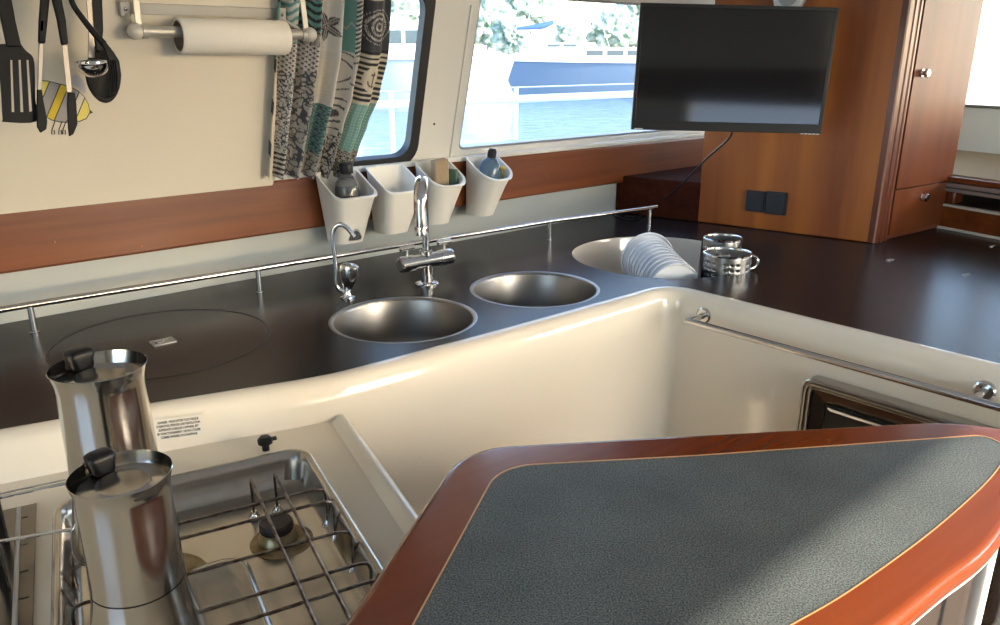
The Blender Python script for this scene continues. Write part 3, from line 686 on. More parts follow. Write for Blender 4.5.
# pressed ridge panel in the tray floor
rl = lambda x0, x1, y0, y1, z, r: [HB(x, y, z) for x, y in rrect(x0, y0, x1, y1, r, 8)]
b = MB().rings([rl(.035, .125, .66, .985, .8152, .035), rl(.040, .120, .665, .98, .8195, .032), rl(.046, .114, .671, .974, .8195, .028), rl(.052, .108, .677, .968, .8160, .024)], cap0=False)
obj('pressed_panel', b, M_tray, t, ang=50)
def burner(x, y, r, lab=None):
    o = obj('burner', MB().lathe([(r*1.25, .0), (r*1.22, .006), (r*1.10, .010), (r*1.08, .016), (r*1.0, .017)], HB(x, y, .815), seg=36), M_brass, t, ang=40)
    obj('stain', MB().lathe([(r*2.0, .0004), (r*1.3, .0012), (0, .0014)], HB(x+.004, y-.008, .815), seg=28), M_stain, o)
    obj('burner_cap', MB().lathe([(r*1.06, .017), (r*1.10, .019), (r*1.08, .027), (r*.98, .030), (0, .029)], HB(x, y, .815), seg=36, cap0=True), M_burn, o)
burner(.172, .998, .0220); burner(.010, .985, .030); burner(.170, .76, .026) if False else None
GZ = .882
gr_y = [.993, .955, .874, .797, .758, .700]
for k, y in enumerate(gr_y):
    e1, e2 = .2445, -.082; zf = .822
    pts = [HB(e2, y, zf+.006), HB(e2, y, GZ-.012), HB(e2+.003, y, GZ-.003), HB(e2+.012, y, GZ), HB(e1-.014, y, GZ), HB(e1-.004, y, GZ-.003), HB(e1, y, GZ-.012), HB(e1, y-.0, zf+.006)]
    o = obj('grate_wire', MB().tube(pts, .0022, 10), M_grate, t)
    obj('grate_foot', MB().lathe([(.0095, -.006), (.0095, -.003), (.006, .001), (.004, .006), (0, .006)], HB(e1, y, .8225), seg=16), M_steel, o)
for k, x in enumerate((.1535, .1880, -.008, .026)):
    pts = [HB(x, 1.066, .822), HB(x, 1.064, GZ-.006), HB(x, 1.058, GZ+.004), HB(x, 1.050, GZ+.0042), HB(x, .66, GZ+.0042), HB(x, .652, GZ-.004), HB(x, .650, .822)]
    o = obj('grate_wire', MB().tube(pts, .0022, 10), M_grate, t)
    obj('grate_foot', MB().lathe([(.008, -.006), (.008, -.003), (.005, .001), (.004, .006), (0, .006)], HB(x, 1.066, .8225), seg=16), M_steel, o)
q = P(266, 446, .868)
kb = thing('lid_stop', 'small black rubber knob at the back edge of the hob', 'knob', P(266, 447, DK))
obj('knob_body', MB().lathe([(.006, .0), (.006, .010), (.012, .013), (.0125, .020), (.008, .025), (0, .026)], P(266, 450, DK), seg=20, cap0=True), M_black, kb)
obj('knob_fin', MB().box(P(266, 450, DK)+Z*.018+ex*.012, ex, ey, Z, .014, .006, .006), M_black, kb, bev=.001)
# green/dark pilot light hole
# slotted metal strip and clamp rods left of the hob
t = thing('slotted_strip', 'grey metal strip with slots lying left of the hob', 'metal strip', P(15, 560, DK))
sq = [P(-30, 520, DK), P(37, 505, DK), P(33, 640, DK), P(-40, 650, DK)]
sl = [tuple(p.xy) for p in sq]
holes = []
for k in range(4):
    c = P(24, 520+k*27, DK); holes.append([tuple((c+ex*x+ey*y).xy) for x, y in ((-.005, -.0012), (.005, -.0012), (.005, .0012), (-.005, .0012))])
obj('strip_plate', MB().plate([sl]+[h[::-1] if False else h for h in holes], flatfn, DK+.0005, DK+.004), M_darkmetal, t, bev=.0008)
obj('strip_rib', MB().tube([P(19, 508, DK+.005), P(14, 640, DK+.005)], .003, 8), M_grey, t)
t = thing('pan_clamp', 'pair of steel pan clamp rods reaching from the left to the coffee pots', 'pan clamp', P(-20, 545, DK+.004))
rz = .915
for (xa, ya, xb, yb) in ((-30, 504, 69, 482.5), (-30, 546.5, 76, 528.5)):
    obj('rod', MB().tube([P(xa, ya, rz), P(xb, yb, rz)], .0023, 10), M_steel, t)
obj('rod', MB().tube([P(-30, 500, rz), P(66, 479.5, rz)], .0012, 8), M_steel, t)
for yy in (502, 547):
    c = P(-4, yy, rz); obj('clamp_post', MB().box(c-Z*.030, ex, ey, Z, .010, .008, .066), M_darkmetal, t, bev=.002)


# ------------------------------------------------------------------ moka pots
def moka(px, py, ztop, r, label, zbase, lidopen=0, hdir=None):
    c = P(px, py, ztop); c = V((c.x, c.y, zbase)); H = ztop-zbase; k = r/.0455
    t = thing('moka_pot', label, 'coffee pot', c, 'stainless moka pots')
    hs = H*.40
    obj('boiler', MB().lathe([(r*1.12, 0), (r*1.20, .003), (r*1.24, .008), (r*1.22, .016), (r*1.08, hs*.62), (r*1.015, hs*.86), (r*1.0, hs-.001)], c, seg=72, cap0=True), M_moka, t, ang=40)
    obj('seam_ring', MB().lathe([(r*.985, hs-.0015), (r*.985, hs+.0015)], c, seg=72), M_darkmetal, t)
    # upper jug with a pouring lip turned to one side
    hd = hdir or -ex; ld = V((hd.y*.5-hd.x*.85, -hd.x*.5-hd.y*.85, 0)).normalized(); ld = -hd
    rings = []; seg = 72
    for rr, z, w in ((r*1.0, hs+.001, 0), (r*.995, hs+.01, 0), (r*.975, H*.6, 0), (r*.965, H*.80, 0), (r*.968, H-.020*k, .0), (r*.985, H-.011*k, .25), (r*1.03, H-.004*k, .7), (r*1.055, H, 1.0), (r*1.04, H+.0006, 1.0), (r*1.0, H-.008*k, .7), (r*.95, H-.015*k, .1)):
        ring_ = []
        for j in range(seg):
            a = 2*PI*j/seg; d_ = V((math.cos(a), math.sin(a), 0)); sp_ = max(0, d_.dot(ld))**24*.0035*k*w
            ring_.append(c+d_*(rr+sp_)+Z*(z+sp_*.25))
        rings.append(ring_)
    obj('jug', MB().rings(rings, cap0=False, cap1=False), M_moka, t, ang=40)
    l = obj('pot_lid', MB().lathe([(r*.955, H-.016*k), (r*.90, H-.0125*k), (r*.6, H-.0115*k), (r*.55, H-.010*k), (r*.30, H-.0095*k), (0, H-.0095*k)], c, seg=60), M_moka, t, ang=30)
    # hinge, knob near the handle side
    kc = c+hd*(r*.80)+Z*(H-.011*k)
    kd = V((hd.y, -hd.x, 0))
    b = MB(); rr = []
    for z, w_, d_ in ((0, .010, .008), (.004, .011, .009), (.010, .0115, .009), (.015, .0135, .010), (.019, .0135, .0095), (.0215, .0105, .007)):
        lp_ = rrect(-w_*k, -d_*k, w_*k, d_*k, .005*k, 4); rr.append([kc+kd*x+hd*(y+z*.15)+Z*z*k for x, y in lp_])
    b.rings(rr); obj('lid_knob', b, M_black, l, ang=50)
    b = MB().box(c+hd*(r*.99)+Z*(H-.006*k), kd, hd, Z, .022*k, .010*k, .010*k); b.tube([c+hd*(r*1.05)+Z*(H-.003*k)-kd*.013*k, c+hd*(r*1.05)+Z*(H-.003*k)+kd*.013*k], .0042*k, 12)
    obj('hinge', b, M_darkmetal, t, bev=.001)
    hp = [c+hd*(r*1.0)+Z*(H-.018*k), c+hd*(r*1.16)+Z*(H-.017*k), c+hd*(r*1.30)+Z*(H-.026*k), c+hd*(r*1.33)+Z*(H-.050*k), c+hd*(r*1.30)+Z*(H*.55), c+hd*(r*1.26)+Z*(H*.44)]
    cp = crom(hp, 6); b = MB(); rr = []
    for i_, p_ in enumerate(cp):
        tg = (cp[min(i_+1, len(cp)-1)]-cp[max(i_-1, 0)]).normalized(); nn = tg.cross(kd).normalized()
        rr.append([p_+kd*x+nn*y for x, y in rrect(-.008*k, -.0055*k, .008*k, .0055*k, .003*k, 3)])
    b.rings(rr); obj('handle', b, M_black, t, ang=50)
    # pressed pour mark
    return t
moka(98, 366, 1.128, .0505, 'larger stainless moka coffee pot standing further back on the hob', GZ+.0064, hdir=V((-.80, .60, 0)))
moka(120.5, 473, 1.09, .0445, 'smaller stainless moka coffee pot in front, nearest the picture corner', GZ+.0064, hdir=V((-.80, .60, 0)))

# ------------------------------------------------------------------ warning label on the moulding
def face_pt(x, y):   # on the sloping face of the moulding below the edge e1..e2
    d_ = (e['e2']-e['e1']).normalized(); nn = V((d_.y, -d_.x, 0)); q_ = e['e1']+nn*.043
    tl_ = (nn*.30+Z*.0); pn = (nn+Z*.10).normalized(); return PL(x, y, V((q_.x, q_.y, .87)), pn), pn
L0, pn = face_pt(152, 420); L1, _ = face_pt(203, 413.5); L2, _ = face_pt(157, 441)
lx_ = (L1-L0).normalized(); ly_ = pn.cross(lx_).normalized(); ly_ = ly_ if ly_.z > 0 else -ly_
lw = (L1-L0).length; lh = abs((L2-L0).dot(ly_))
lab = thing('warning_label', 'small white printed warning label on the cream moulding above the hob', 'label', L0)
def LB(x, y, z): return L0+lx_*x+ly_*(-y)+pn*(z+.0015)
obj('backing', MB().plate([[(0, 0), (lw, 0), (lw, lh), (0, lh)]], LB, -.0006, 0), M_stk, lab)
lines = ['DANGER : POUR EVITER TOUT RISQUE', "D'ASPHYXIE, PREVOIR UNE VENTILATION", "SUFFISANTE LORSQUE L'APPAREIL EST", 'EN FONCTIONNEMENT. NE PAS UTILISER', 'COMME APPAREIL DE CHAUFFAGE.']
for i, s_ in enumerate(lines):
    fc_ = bpy.data.curves.new('lettering', 'FONT'); fc_.body = s_; fc_.size = lh*.15; fc_.align_x = 'CENTER'; fc_.extrude = .00005; fc_.offset = .00024
    fo = bpy.data.objects.new('lettering', fc_); COL.objects.link(fo); fc_.materials.append(M_ink)
    M = Matrix((lx_, ly_, pn)).transposed().to_4x4(); fo.parent = lab
    M.translation = LB(lw/2, lh*(.22+i*.175), .0001)-L0; fo.matrix_local = M
    bpy.context.view_layer.update()
    tm = bpy.data.meshes.new_from_object(fo.evaluated_get(bpy.context.evaluated_depsgraph_get())); wd = fo.dimensions.x
    to = bpy.data.objects.new('line_of_text', tm); COL.objects.link(to); to.parent = lab; to.matrix_local = M
    if i == 0: tw_k = lw*.80/wd
    to.scale.x = tw_k
    bpy.data.objects.remove(fo)

# ------------------------------------------------------------------ handrail and oven
ra_, rz0 = ow_at(686, 321, .105); rb_, rz1 = ow_at(990, 404, .105); da_, _ = ow_at(703, 316, .045); db_, _ = ow_at(984, 393, .045)
zr_ = (rz0+rz1)/2
t = thing('grab_rail', 'long stainless grab rail mounted on the cream wall above the oven', 'rail', OW(da_, .1, zr_))
obj('rail_bar', MB().tube([OW(ra_, .105, zr_), OW(ra_+.004, .105, zr_), OW(rb_+.12, .105, zr_)], .0078, 18), M_rail, t, ang=50)
for a in (da_, db_):
    zc = zr_
    obj('mount_disc', MB().lathe([(.0195, -.002), (.0195, .003), (.016, .006), (.007, .0065), (.0065, .060)], OW(a, .0415, zc), nw, 28), M_rail, t, ang=12)
# oven
oa0 = ow_at(801.5, 415, .06)[0]; oz1 = ow_at(850, 386.5, .06)[1]; ow_, oh_ = .44, .40
print('oven', oa0, oz1, 'rail', zr_, rz0, rz1)
t = thing('oven', 'built-in oven with layered dark steel surround and black glass door', 'oven', OW(oa0+ow_/2, .06, oz1-oh_))
def OV(x, y, z): return OW(oa0+x, .072+z, oz1-oh_+y)
def orr(ins, z, r):
    return [OV(x, y, z) for x, y in rrect(ins, ins, ow_-ins, oh_-ins, max(.002, r), 8)]
obj('surround', MB().rings([orr(0, -.022, .026), orr(0, .006, .026), orr(.002, .009, .025), orr(.005, .009, .022), orr(.006, .005, .021), orr(.008, .005, .020), orr(.009, .012, .019), orr(.013, .012, .017), orr(.014, .004, .016), orr(.017, .004, .014), orr(.018, .008, .014), orr(.021, .008, .012), orr(.022, -.004, .011)], cap0=False, cap1=False), M_brush, t, ang=30)
d_ = obj('door', MB().rings([orr(.022, -.004, .010), orr(.024, .001, .010), orr(.028, -.001, .009), orr(.050, -.010, .006)], cap0=False, cap1=False), M_ovsteel, t, ang=30)
obj('glass', MB().plate([rrect(.052, .052, ow_-.052, oh_-.052, .005)], OV, -.013, -.0095), M_ovglass, d_)
obj('handle', MB().tube([OV(.060, oh_-.062, -.010), OV(.060, oh_-.062, -.008), OV(.066, oh_-.062, -.004), OV(ow_-.066, oh_-.062, -.004), OV(ow_-.060, oh_-.062, -.008), OV(ow_-.060, oh_-.062, -.010)], .004, 10), M_steel, d_)

# ------------------------------------------------------------------ bar top in the foreground
BZ = .92
def bp2(x, y): return tuple(P(x, y, BZ).xy)
outer_b = fillet([(-.245, .42), bp2(340, 625), bp2(466, 449), bp2(955, 419), bp2(1055, 440), (.79, 1.0), bp2(1000, 537), bp2(945, 583), bp2(893, 625), (.30, .50), (.05, .38)], [.06, .4, .07, .30, .06, .1, .5, .5, .5, .3, .2], 8)
def inset(loop, d):
    m = len(loop); out = []; A = sum(loop[i][0]*loop[(i+1) % m][1]-loop[(i+1) % m][0]*loop[i][1] for i in range(m))
    sg = 1 if A > 0 else -1
    for i in range(m):
        p, q_, r_ = V(loop[i-1]), V(loop[i]), V(loop[(i+1) % m]); tg = (r_-p)
        if tg.length < 1e-9: out.append(tuple(q_)); continue
        tg.normalize(); nn = V((-tg.y, tg.x))*sg; out.append(tuple(q_+nn*d))
    return out
arc_i = [(p.x, p.y) for p in crom([V((*bp2(*q), 0)) for q in ((1006, 458), (990, 479), (962, 506), (920, 541), (850, 591), (792, 625), (690, 682), (560, 740))], 6)]
inl = fillet([(-.13, .45), bp2(412, 625), bp2(499, 466), bp2(700, 455), bp2(985, 434.5), bp2(1007, 446)]+arc_i+[(-.05, .44)], [.05, .3, .075, .6, .022, .012]+[0]*len(arc_i)+[.02], 8)
arc_o = [(p.x, p.y) for p in crom([V((.796, 1.04, 0)), V((.765, .985, 0))]+[V((*bp2(*q), 0)) for q in ((1000, 537), (945, 583), (893, 625), (800, 690), (640, 790))], 6)]
outer_b = fillet([(-.245, .42), bp2(340, 625), bp2(462, 446), bp2(955, 419), bp2(1052, 436)]+arc_o+[(-.05, .37)], [.06, .4, .11, .30, .05]+[0]*len(arc_o)+[.04], 8)
t = thing('bar_top', 'raised bar top with reddish varnished wood rim and grey textured inlay', 'bar', V((.3, .8, .0)))
BB = .894
rm = MB().plate([inset(outer_b, .012), inl[::-1]], flatfn, BB, BZ)
rm.rings([[V((*p, z)) for p in inset(outer_b, d_)] for d_, z in ((.012, BB), (.004, BB), (.001, BB+.003), (0, BB+.007), (0, BZ-.012), (.0012, BZ-.0065), (.0045, BZ-.0022), (.0085, BZ-.0004), (.012, BZ))], cap0=False, cap1=False)
rim = obj('wood_rim', rm, M_bar, t, ang=40)
for pg in rim.data.polygons:
    if abs(pg.normal.z) > .9995: pg.use_smooth = False
obj('inlay_border', MB().plate([inset(inl, -.0004), inset(inl, .0012)[::-1]], flatfn, BZ-.006, BZ+.0004), mat('border_wood', (.44, .24, .10), .35), t)
obj('inlay', MB().plate([inset(inl, .0012)], flatfn, .896, BZ-.0005), M_inlay, t)
bodyl = fillet([(.02, .44), (.04, .70), (.10, .985), (.66, 1.045), (.715, .99), (.66, .93), (.53, .81), (.40, .70), (.26, .53)], [.04, .1, .05, .03, .03, .2, .3, .3, .1], 6)
obj('underside_lip', MB().plate([inset(outer_b, .0035), inset(outer_b, .02)[::-1]], flatfn, .889, BB), M_pale, t)
obj('pedestal', MB().plate([bodyl], flatfn, .001, BB), mat('pedestal_brown', (.035, .024, .018), .4), t, bev=.004)
pc = PL(962, 600, P(962, 600, .80), V((0, 1, 0)))
obj('support_post', MB().tube([V((pc.x+.02, pc.y+.0, .001)), V((pc.x+.02, pc.y+.0, BB-.005))], .0095, 20), M_cwhite, t)

# ------------------------------------------------------------------ paper towel and its bracket
t0 = un(PL(232, 33, W0+n*.17, n))
def TW(px_, py_, off): return PL(px_, py_, W0+n*off, n)
off = .165
ca0, ca1 = TW(178, 36, off), TW(285, 35, off)
zt_ = (ca0.z+ca1.z)/2; aL, aR = un(ca0)[0], un(ca1)[0]
print('towel', ca0, ca1, (aR-aL))
rr = .0375; zt_ -= .003
t = thing('paper_towel_roll', 'off-white paper towel roll held on the wall bracket', 'paper towel', UN((aL+aR)/2, off, zt_-rr))
L_ = aR-aL; cL = UN(aL, off, zt_)
obj('paper', MB().lathe([(.0315, .0), (rr*.97, .0), (rr, .002), (rr*1.005, L_*.5), (rr, L_-.004), (rr*.95, L_), (.0315, L_)], cL, u, 56), M_paper, t, ang=50)
obj('cardboard_tube', MB().lathe([(.0312, .001), (.0297, .001), (.0297, L_-.001), (.0312, L_-.001), (.0312, .001)], cL, u, 36), M_card, t, ang=30)
t = thing('towel_bracket', 'beige metal towel bracket with swing arms and ball ends on the wall', 'bracket', UN((aL+aR)/2, .1, zt_+.03))
bL, bR = TW(136, 28, off), TW(309, 33, off); aa, ab = un(bL)[0], un(bR)[0]
obj('spindle', MB().tube([UN(aa, off, zt_+.008), UN(ab, off, zt_+.008)], .0115, 20), M_brk, t)
for a_, s_ in ((aa, 1), (ab, -1)):
    c = UN(a_, off, zt_+.008)
    sph = [(.0165*math.sin(PI*k/10), -.0165*math.cos(PI*k/10)) for k in range(11)]
    o = obj('end_ball', MB().lathe(sph, c-u*s_*.002, u, 24), M_ball, t)
    obj('collar', MB().tube([c+u*s_*.010, c+u*s_*.020], .0142, 20), M_brk, o)
# wall strip and arms
s0a, s0h = lean_at(122, 9, .035); s1a, s1h = lean_at(282, 13, .035)
sh = (s0h+s1h)/2
obj('wall_strip', MB().box(LW((s0a+s1a)/2, sh, .034), u, nl, dl, s1a-s0a, .006, .022), M_brk, t, bev=.001)
for a_ in (s0a+.004, s1a-.004):
    o = obj('end_block', MB().box(LW(a_, sh, .038), u, nl, dl, .020, .012, .030), M_brk, t, bev=.002)
    obj('screw', MB().lathe([(.004, 0), (.003, .0015), (0, .002)], LW(a_, sh, .0442), nl, 10), M_darkmetal, o)
    wst = LW(a_, sh-.01, .040); ball = UN(aa if a_ < (s0a+s1a)/2 else ab, off, zt_+.006)
    obj('link', MB().tube([wst, wst.lerp(ball, .5), ball], .0042, 10), M_brk, t)
for a_, px_, s_ in ((aa, 131, 1), (ab, 297, -1)):
    c = UN(a_, off, zt_+.004)+u*s_*.006; up_ = PL(px_, -40, c, n)
    dv = (up_-c).normalized(); obj('swing_arm', MB().box(c+dv*.095, (u-dv*u.dot(dv)).normalized(), n, dv, .013, .004, .20), M_brk, t, bev=.001)

# ------------------------------------------------------------------ curtain
CH = .036
def col_l(*c): return c
WHT, GRY, TEAL, DRK, BRN, BLK, SND = (.48, .47, .44), (.32, .30, .27), (.10, .225, .21), (.050, .052, .060), (.10, .065, .045), (.02, .02, .022), (.52, .47, .37)
def nz(x, y, s=1.0): return noise.noise(V((x*s, y*s, 3.3)))
def coral(x, y, bg, fg, s=.16, w=.085): return fg if abs(nz(x, y*.7, s)) < w or abs(nz(x+50, y*.7+9, s*1.2)) < w*.55 else bg
def scales(x, y, bg, fg, k=7.0):
    row = math.floor(y/(k*.55)); best = 0
    for r_ in (row, row+1, row+2):
        cx_ = (math.floor(x/k+(r_ % 2)*.5)+.5-(r_ % 2)*.5)*k; dd = math.hypot(x-cx_, (y-r_*k*.55))
        if dd < k*.56: return fg if (dd > k*.44 or .18*k < dd < .28*k) else bg
    return bg
def pattern(s, y):
    x = s*100
    if x < 6: return TEAL if y < 55 else (BLK if int(y/14) % 3 == 1 else SND)
    if x < 26:
        if y < 42: return TEAL if math.sin(y*.75+2.2*math.sin(x*.42)) > .1 else WHT
        if y < 72: return BRN if (math.sin((x+y*.8)*1.6) > -.25 and math.sin((x-y*.8)*1.6) > -.25) else WHT
        if y < 150: return coral(x, y, WHT, DRK, .42, .12)
        return BLK if math.sin(y*1.3+x*.3) > 0 else WHT
    if x < 38:
        if y < 30: return BLK if math.sin(y*.8+1.8*math.sin(x*.5)) > .1 else TEAL
        if 44 < y < 70: return BRN if (math.sin((x+y*.8)*1.6) > -.25 and math.sin((x-y*.8)*1.6) > -.25) else WHT
        return coral(x, y, GRY, DRK, .22, .13)
    if x < 56:
        if y < 52:
            for k in range(5):
                a = .5+k*2*PI/5; dx, dy = (x-48), (y-27)*.55
                al = dx*math.cos(a)+dy*math.sin(a); pe = abs(-dx*math.sin(a)+dy*math.cos(a))
                if 0 < al < 8.5 and pe < 1.9*math.sin(PI*min(1, al/8.5))+.3: return DRK if pe < .3 or pe > .9 else GRY
            return (.50, .48, .44)
        if 60 < y < 96: return SND if abs(x-46) < 7 and coral(x, y, 0, 1, .5, .16) else (.46, .44, .40)
        if y < 104: return (.46, .44, .40)
        if y < 152: return scales(x*.9, y, TEAL, DRK, 6.5)
        return coral(x, y, GRY, DRK, .3, .1)
    if x < 70:
        if y < 52: return TEAL if not (abs(y-26-3*math.sin(x)) < 1) else GRY
        rr_ = math.hypot((x-64)*.9, (y-114)); r2 = math.hypot((x-58), y-72)
        if rr_ < 4 or 7 < rr_ < 9 or 14 < rr_ < 15.5: return DRK
        if 12 < r2 < 13.2 or 19 < r2 < 20.2: return DRK
        return coral(x, y, (.42, .40, .36), BLK, .4, .14) if y > 135 else (.42, .40, .36)
    if x < 77:
        if y < 55: return BLK if math.sin(y*1.4+x*1.5) > 0 else WHT
        r2 = math.hypot((x-78), y-72); return DRK if 12 < r2 < 13.4 else ((.40, .38, .34) if y < 130 else scales(x, y, GRY, BLK, 5))
    if y < 51:
        r_ = math.hypot((x-89)*1.0, (y-26)*.62)
        if r_ < 11 and (int(r_/1.5) % 2 == 1) and math.sin(math.atan2(y-26, x-89)*max(6, int(r_*4))) > -.4: return (.50, .48, .42)
        return DRK
    if y < 103:
        r_ = math.hypot((x-89), (y-78)*.60)
        if r_ < 7.6:
            dx, dy = (x-89), (y-78)*.6
            if abs(dx) < .5 and abs(dy) < 4.5 or (abs(math.hypot(dx, dy-.8)-3.6) < .5 and dy > .8) or abs(dy+2.6) < .4 and abs(dx) < 1.8: return BRN
            return SND
        return BLK if math.sin(y*1.22) > -.05 else SND
    if y < 150: return (.34, .44, .40) if (math.sin(x*2.6) > .5 and math.sin(y*2.2) > .45) else (.15, .29, .265)
    return scales(x, y, GRY, BLK, 5)
def edgeL(y): return 274-.055*y
def edgeR(y):
    pts = [(-200, 402), (0, 391), (50, 388.5), (95, 379), (125, 367), (150, 358), (185, 344)]
    for (y0, x0), (y1, x1) in zip(pts, pts[1:]):
        if y0 <= y <= y1: f = (y-y0)/(y1-y0); f = f*f*(3-2*f)*.5+f*.5; return x0+(x1-x0)*f
    return x1
NX, NY = 300, 330; vs = []; cols = []
for j in range(NY+1):
    y = -150+j*(176+150)/NY
    for i in range(NX+1):
        s_ = i/NX; x = edgeL(y)+(edgeR(y)-edgeL(y))*s_
        a, h = lean_at(x, y, CH)
        amp = .020*(1-.25*s_)
        fold = math.cos(s_*2*PI*5.6+.6*math.sin(s_*9)+.15*math.sin(y*.02))*amp+.005*math.sin(s_*70+y*.01)
        if s_ > .78: fold = fold*(1-(s_-.78)*2.5)+.004
        vs.append(LW(a, h, CH+fold)); cols.append(pattern(s_, y if y > 0 else (y % 103)))
fs = [(j*(NX+1)+i, j*(NX+1)+i+1, (j+1)*(NX+1)+i+1, (j+1)*(NX+1)+i) for j in range(NY) for i in range(NX)]
M_cur = bpy.data.materials.new('curtain_print'); M_cur.use_nodes = True; nt = M_cur.node_tree; bb = nt.nodes['Principled BSDF']
at = nt.nodes.new('ShaderNodeAttribute'); at.attribute_name = 'pattern'; nt.links.new(at.outputs['Color'], bb.inputs['Base Color']); bb.inputs['Roughness'].default_value = .9; bb.inputs['Sheen Weight'].default_value = .1
cm = MB(); cm.add(vs, fs); c_o = obj('curtain', cm, M_cur, ang=180)
ca_ = c_o.data.color_attributes.new('pattern', 'FLOAT_COLOR', 'POINT')
flat_ = [k for c in cols for k in (*c, 1)]
if len(c_o.data.vertices) == len(cols): ca_.data.foreach_set('color', flat_)
else: print('CURTAIN VERT MISMATCH')
m = c_o.modifiers.new('thick', 'SOLIDIFY'); m.thickness = .0012
tag(c_o, 'gathered teal, grey and black sea-print patchwork curtain beside the left window', 'curtain')

# ------------------------------------------------------------------ hanging utensils (they hang plumb in front of the leaning panel)
UOFF = .20
uq = W0+n*UOFF
def UP(x, y, o=0): return PL(x, y, uq+n*o, n)
def cut(loops, o, th, px_loops=True):
    """slab outlined by sight lines on a plumb plane o metres nearer the room, th thick"""
    L2 = []
    for l in loops:
        L2.append([(lambda w: ((w-uq).dot(u), w.z))(UP(x, y, o)) for x, y in l])
    return MB().plate(L2, lambda x, z, d: V((uq.x, uq.y, 0))+u*x+Z*z+n*(o+d), 0, th)
ztop_ = 1.86
# hanging bar
wb = MB().tube([UN(-.5, UOFF+.01, ztop_), UN(.62, UOFF+.01, ztop_)], .005, 12)
t = thing('utensil_rail', 'steel hanging rail for utensils above the picture edge', 'rail', UN(.1, UOFF, ztop_))
obj('rail_bar', wb, M_rail, t)
hh_ = (ztop_-Q0.z)/math.cos(LEAN)
b = MB()
for a_ in (-.45, .57): b.tube([UN(a_, UOFF+.01, ztop_), LW(a_, hh_-.0, .03)], .005, 10)
obj('rail_bracket', b, M_rail, t)
def hookup(parent, x, y0, o):
    p_ = UP(x, y0, o); obj('hanging_loop', MB().tube([p_, V((p_.x, p_.y, ztop_-.004)), V((p_.x, p_.y, ztop_+.006))], .0022, 8), M_darkmetal, parent)
# spatula
bl1 = [(-6, 46), (8, 43), (12, 35), (19, 42), (25, 50), (33, 58), (34.5, 75), (35, 100), (37, 121), (5, 122), (2.5, 118), (1, 95), (-1, 75), (-6, 60)]
sl1 = [[(10, 60), (12.2, 60), (14.2, 112), (11.4, 112)], [(18.2, 60), (20.6, 60), (23.2, 112), (20.2, 112)], [(26.2, 60), (28.4, 60), (32, 111), (29, 112)]]
b = cut([crom([V((*p, 0)) for p in bl1], 4, True) and [(p.x, p.y) for p in crom([V((*p, 0)) for p in bl1], 4, True)]]+[s_[::-1] for s_ in sl1], .02, .003)
root = thing('slotted_spatula', 'broad black slotted spatula hanging at the far left', 'spatula', UP(18, 120, .02))
obj('blade', b, M_nylon, root, bev=.0006)
obj('handle', cut([[(-7, -70), (3, -70), (11, 0), (15, 22), (21, 47), (6, 47), (1, 24), (-4, 0)]], .019, .008), M_nylon, root, bev=.002)
hookup(root, -2, -68, .022)
obj('handle_glint', cut([circle(10.5, 31, 1.6, 12)], .0275, .0006), M_steel, root) if False else None
# tongs
root = thing('serving_tongs', 'tongs with black grips, steel arms and black tips, hanging right of the spatula', 'tongs', UP(55, 130, .035))
for arm_ in (0, 1):
    if arm_ == 0:
        g_ = [(40, -40), (50.5, -40), (49, 0), (47, 20), (44.5, 43.5), (37.5, 43.5), (38, 20), (39.5, 0)]; st_ = [(38.5, 43), (43.5, 43), (41.5, 90), (37, 90)]; tp_ = [(36.5, 89), (41.5, 89), (43, 100), (47, 121), (46, 129), (40, 133), (36.5, 127), (36, 110)]
    else:
        g_ = [(47, -40), (55, -40), (61, 0), (65, 20), (67.5, 44.5), (60.5, 45.5), (56, 20), (51, 0)]; st_ = [(61.5, 45), (66.5, 44), (71.8, 92.5), (66.5, 92.5)]; tp_ = [(67, 92.5), (74.5, 92.5), (76, 105), (77, 124), (73, 134), (68.5, 136.5), (67.5, 128), (66.5, 105)]
    o_ = .03+arm_*.012
    ar = obj('arm', cut([st_], o_+.002, .004), M_shaft, root, bev=.001)
    obj('grip', cut([g_], o_, .009), M_nylon, ar, bev=.003)
    obj('tip', cut([tp_], o_, .006), M_nylon, ar, bev=.002)
hookup(root, 48, -38, .036)
# black spoon (big, dark, furthest back)
sp_b = [(88, 58), (93, 48), (100, 45), (108, 48), (114, 55), (119, 66), (121, 78), (119, 90), (114, 99), (107, 103), (99, 101), (92, 94), (87, 84), (85, 70)]
def bowlmesh(outl, o, depth, y_sh=0):
    pts = [V((*p, 0)) for p in outl]; pts = crom(pts, 4, True); cx_ = sum(p.x for p in pts)/len(pts); cy_ = sum(p.y for p in pts)/len(pts); rings = []
    for k in range(0, 7):
        f = 1-k/6.5; d_ = depth*(1-f*f)
        rings.append([UP(cx_+(p.x-cx_)*f, cy_+(p.y-cy_)*f, o)+n*d_ for p in pts])
    return rings
root = thing('serving_spoon', 'large black oval spoon hanging behind the ladle and fork', 'spoon', UP(105, 100, .01))
r_ = bowlmesh(sp_b, .012, -.010); b = MB().rings(r_, cap0=False, cap1=True); o = obj('bowl', b, M_nylon, root); m = o.modifiers.new('thick', 'SOLIDIFY'); m.thickness = .002
obj('handle', cut([[(87, -60), (99, -60), (101.5, 0), (102.5, 30), (101, 52), (96, 52), (92, 30), (89, 0)]], .008, .007), M_nylon, root, bev=.002)
hookup(root, 93, -58, .012)
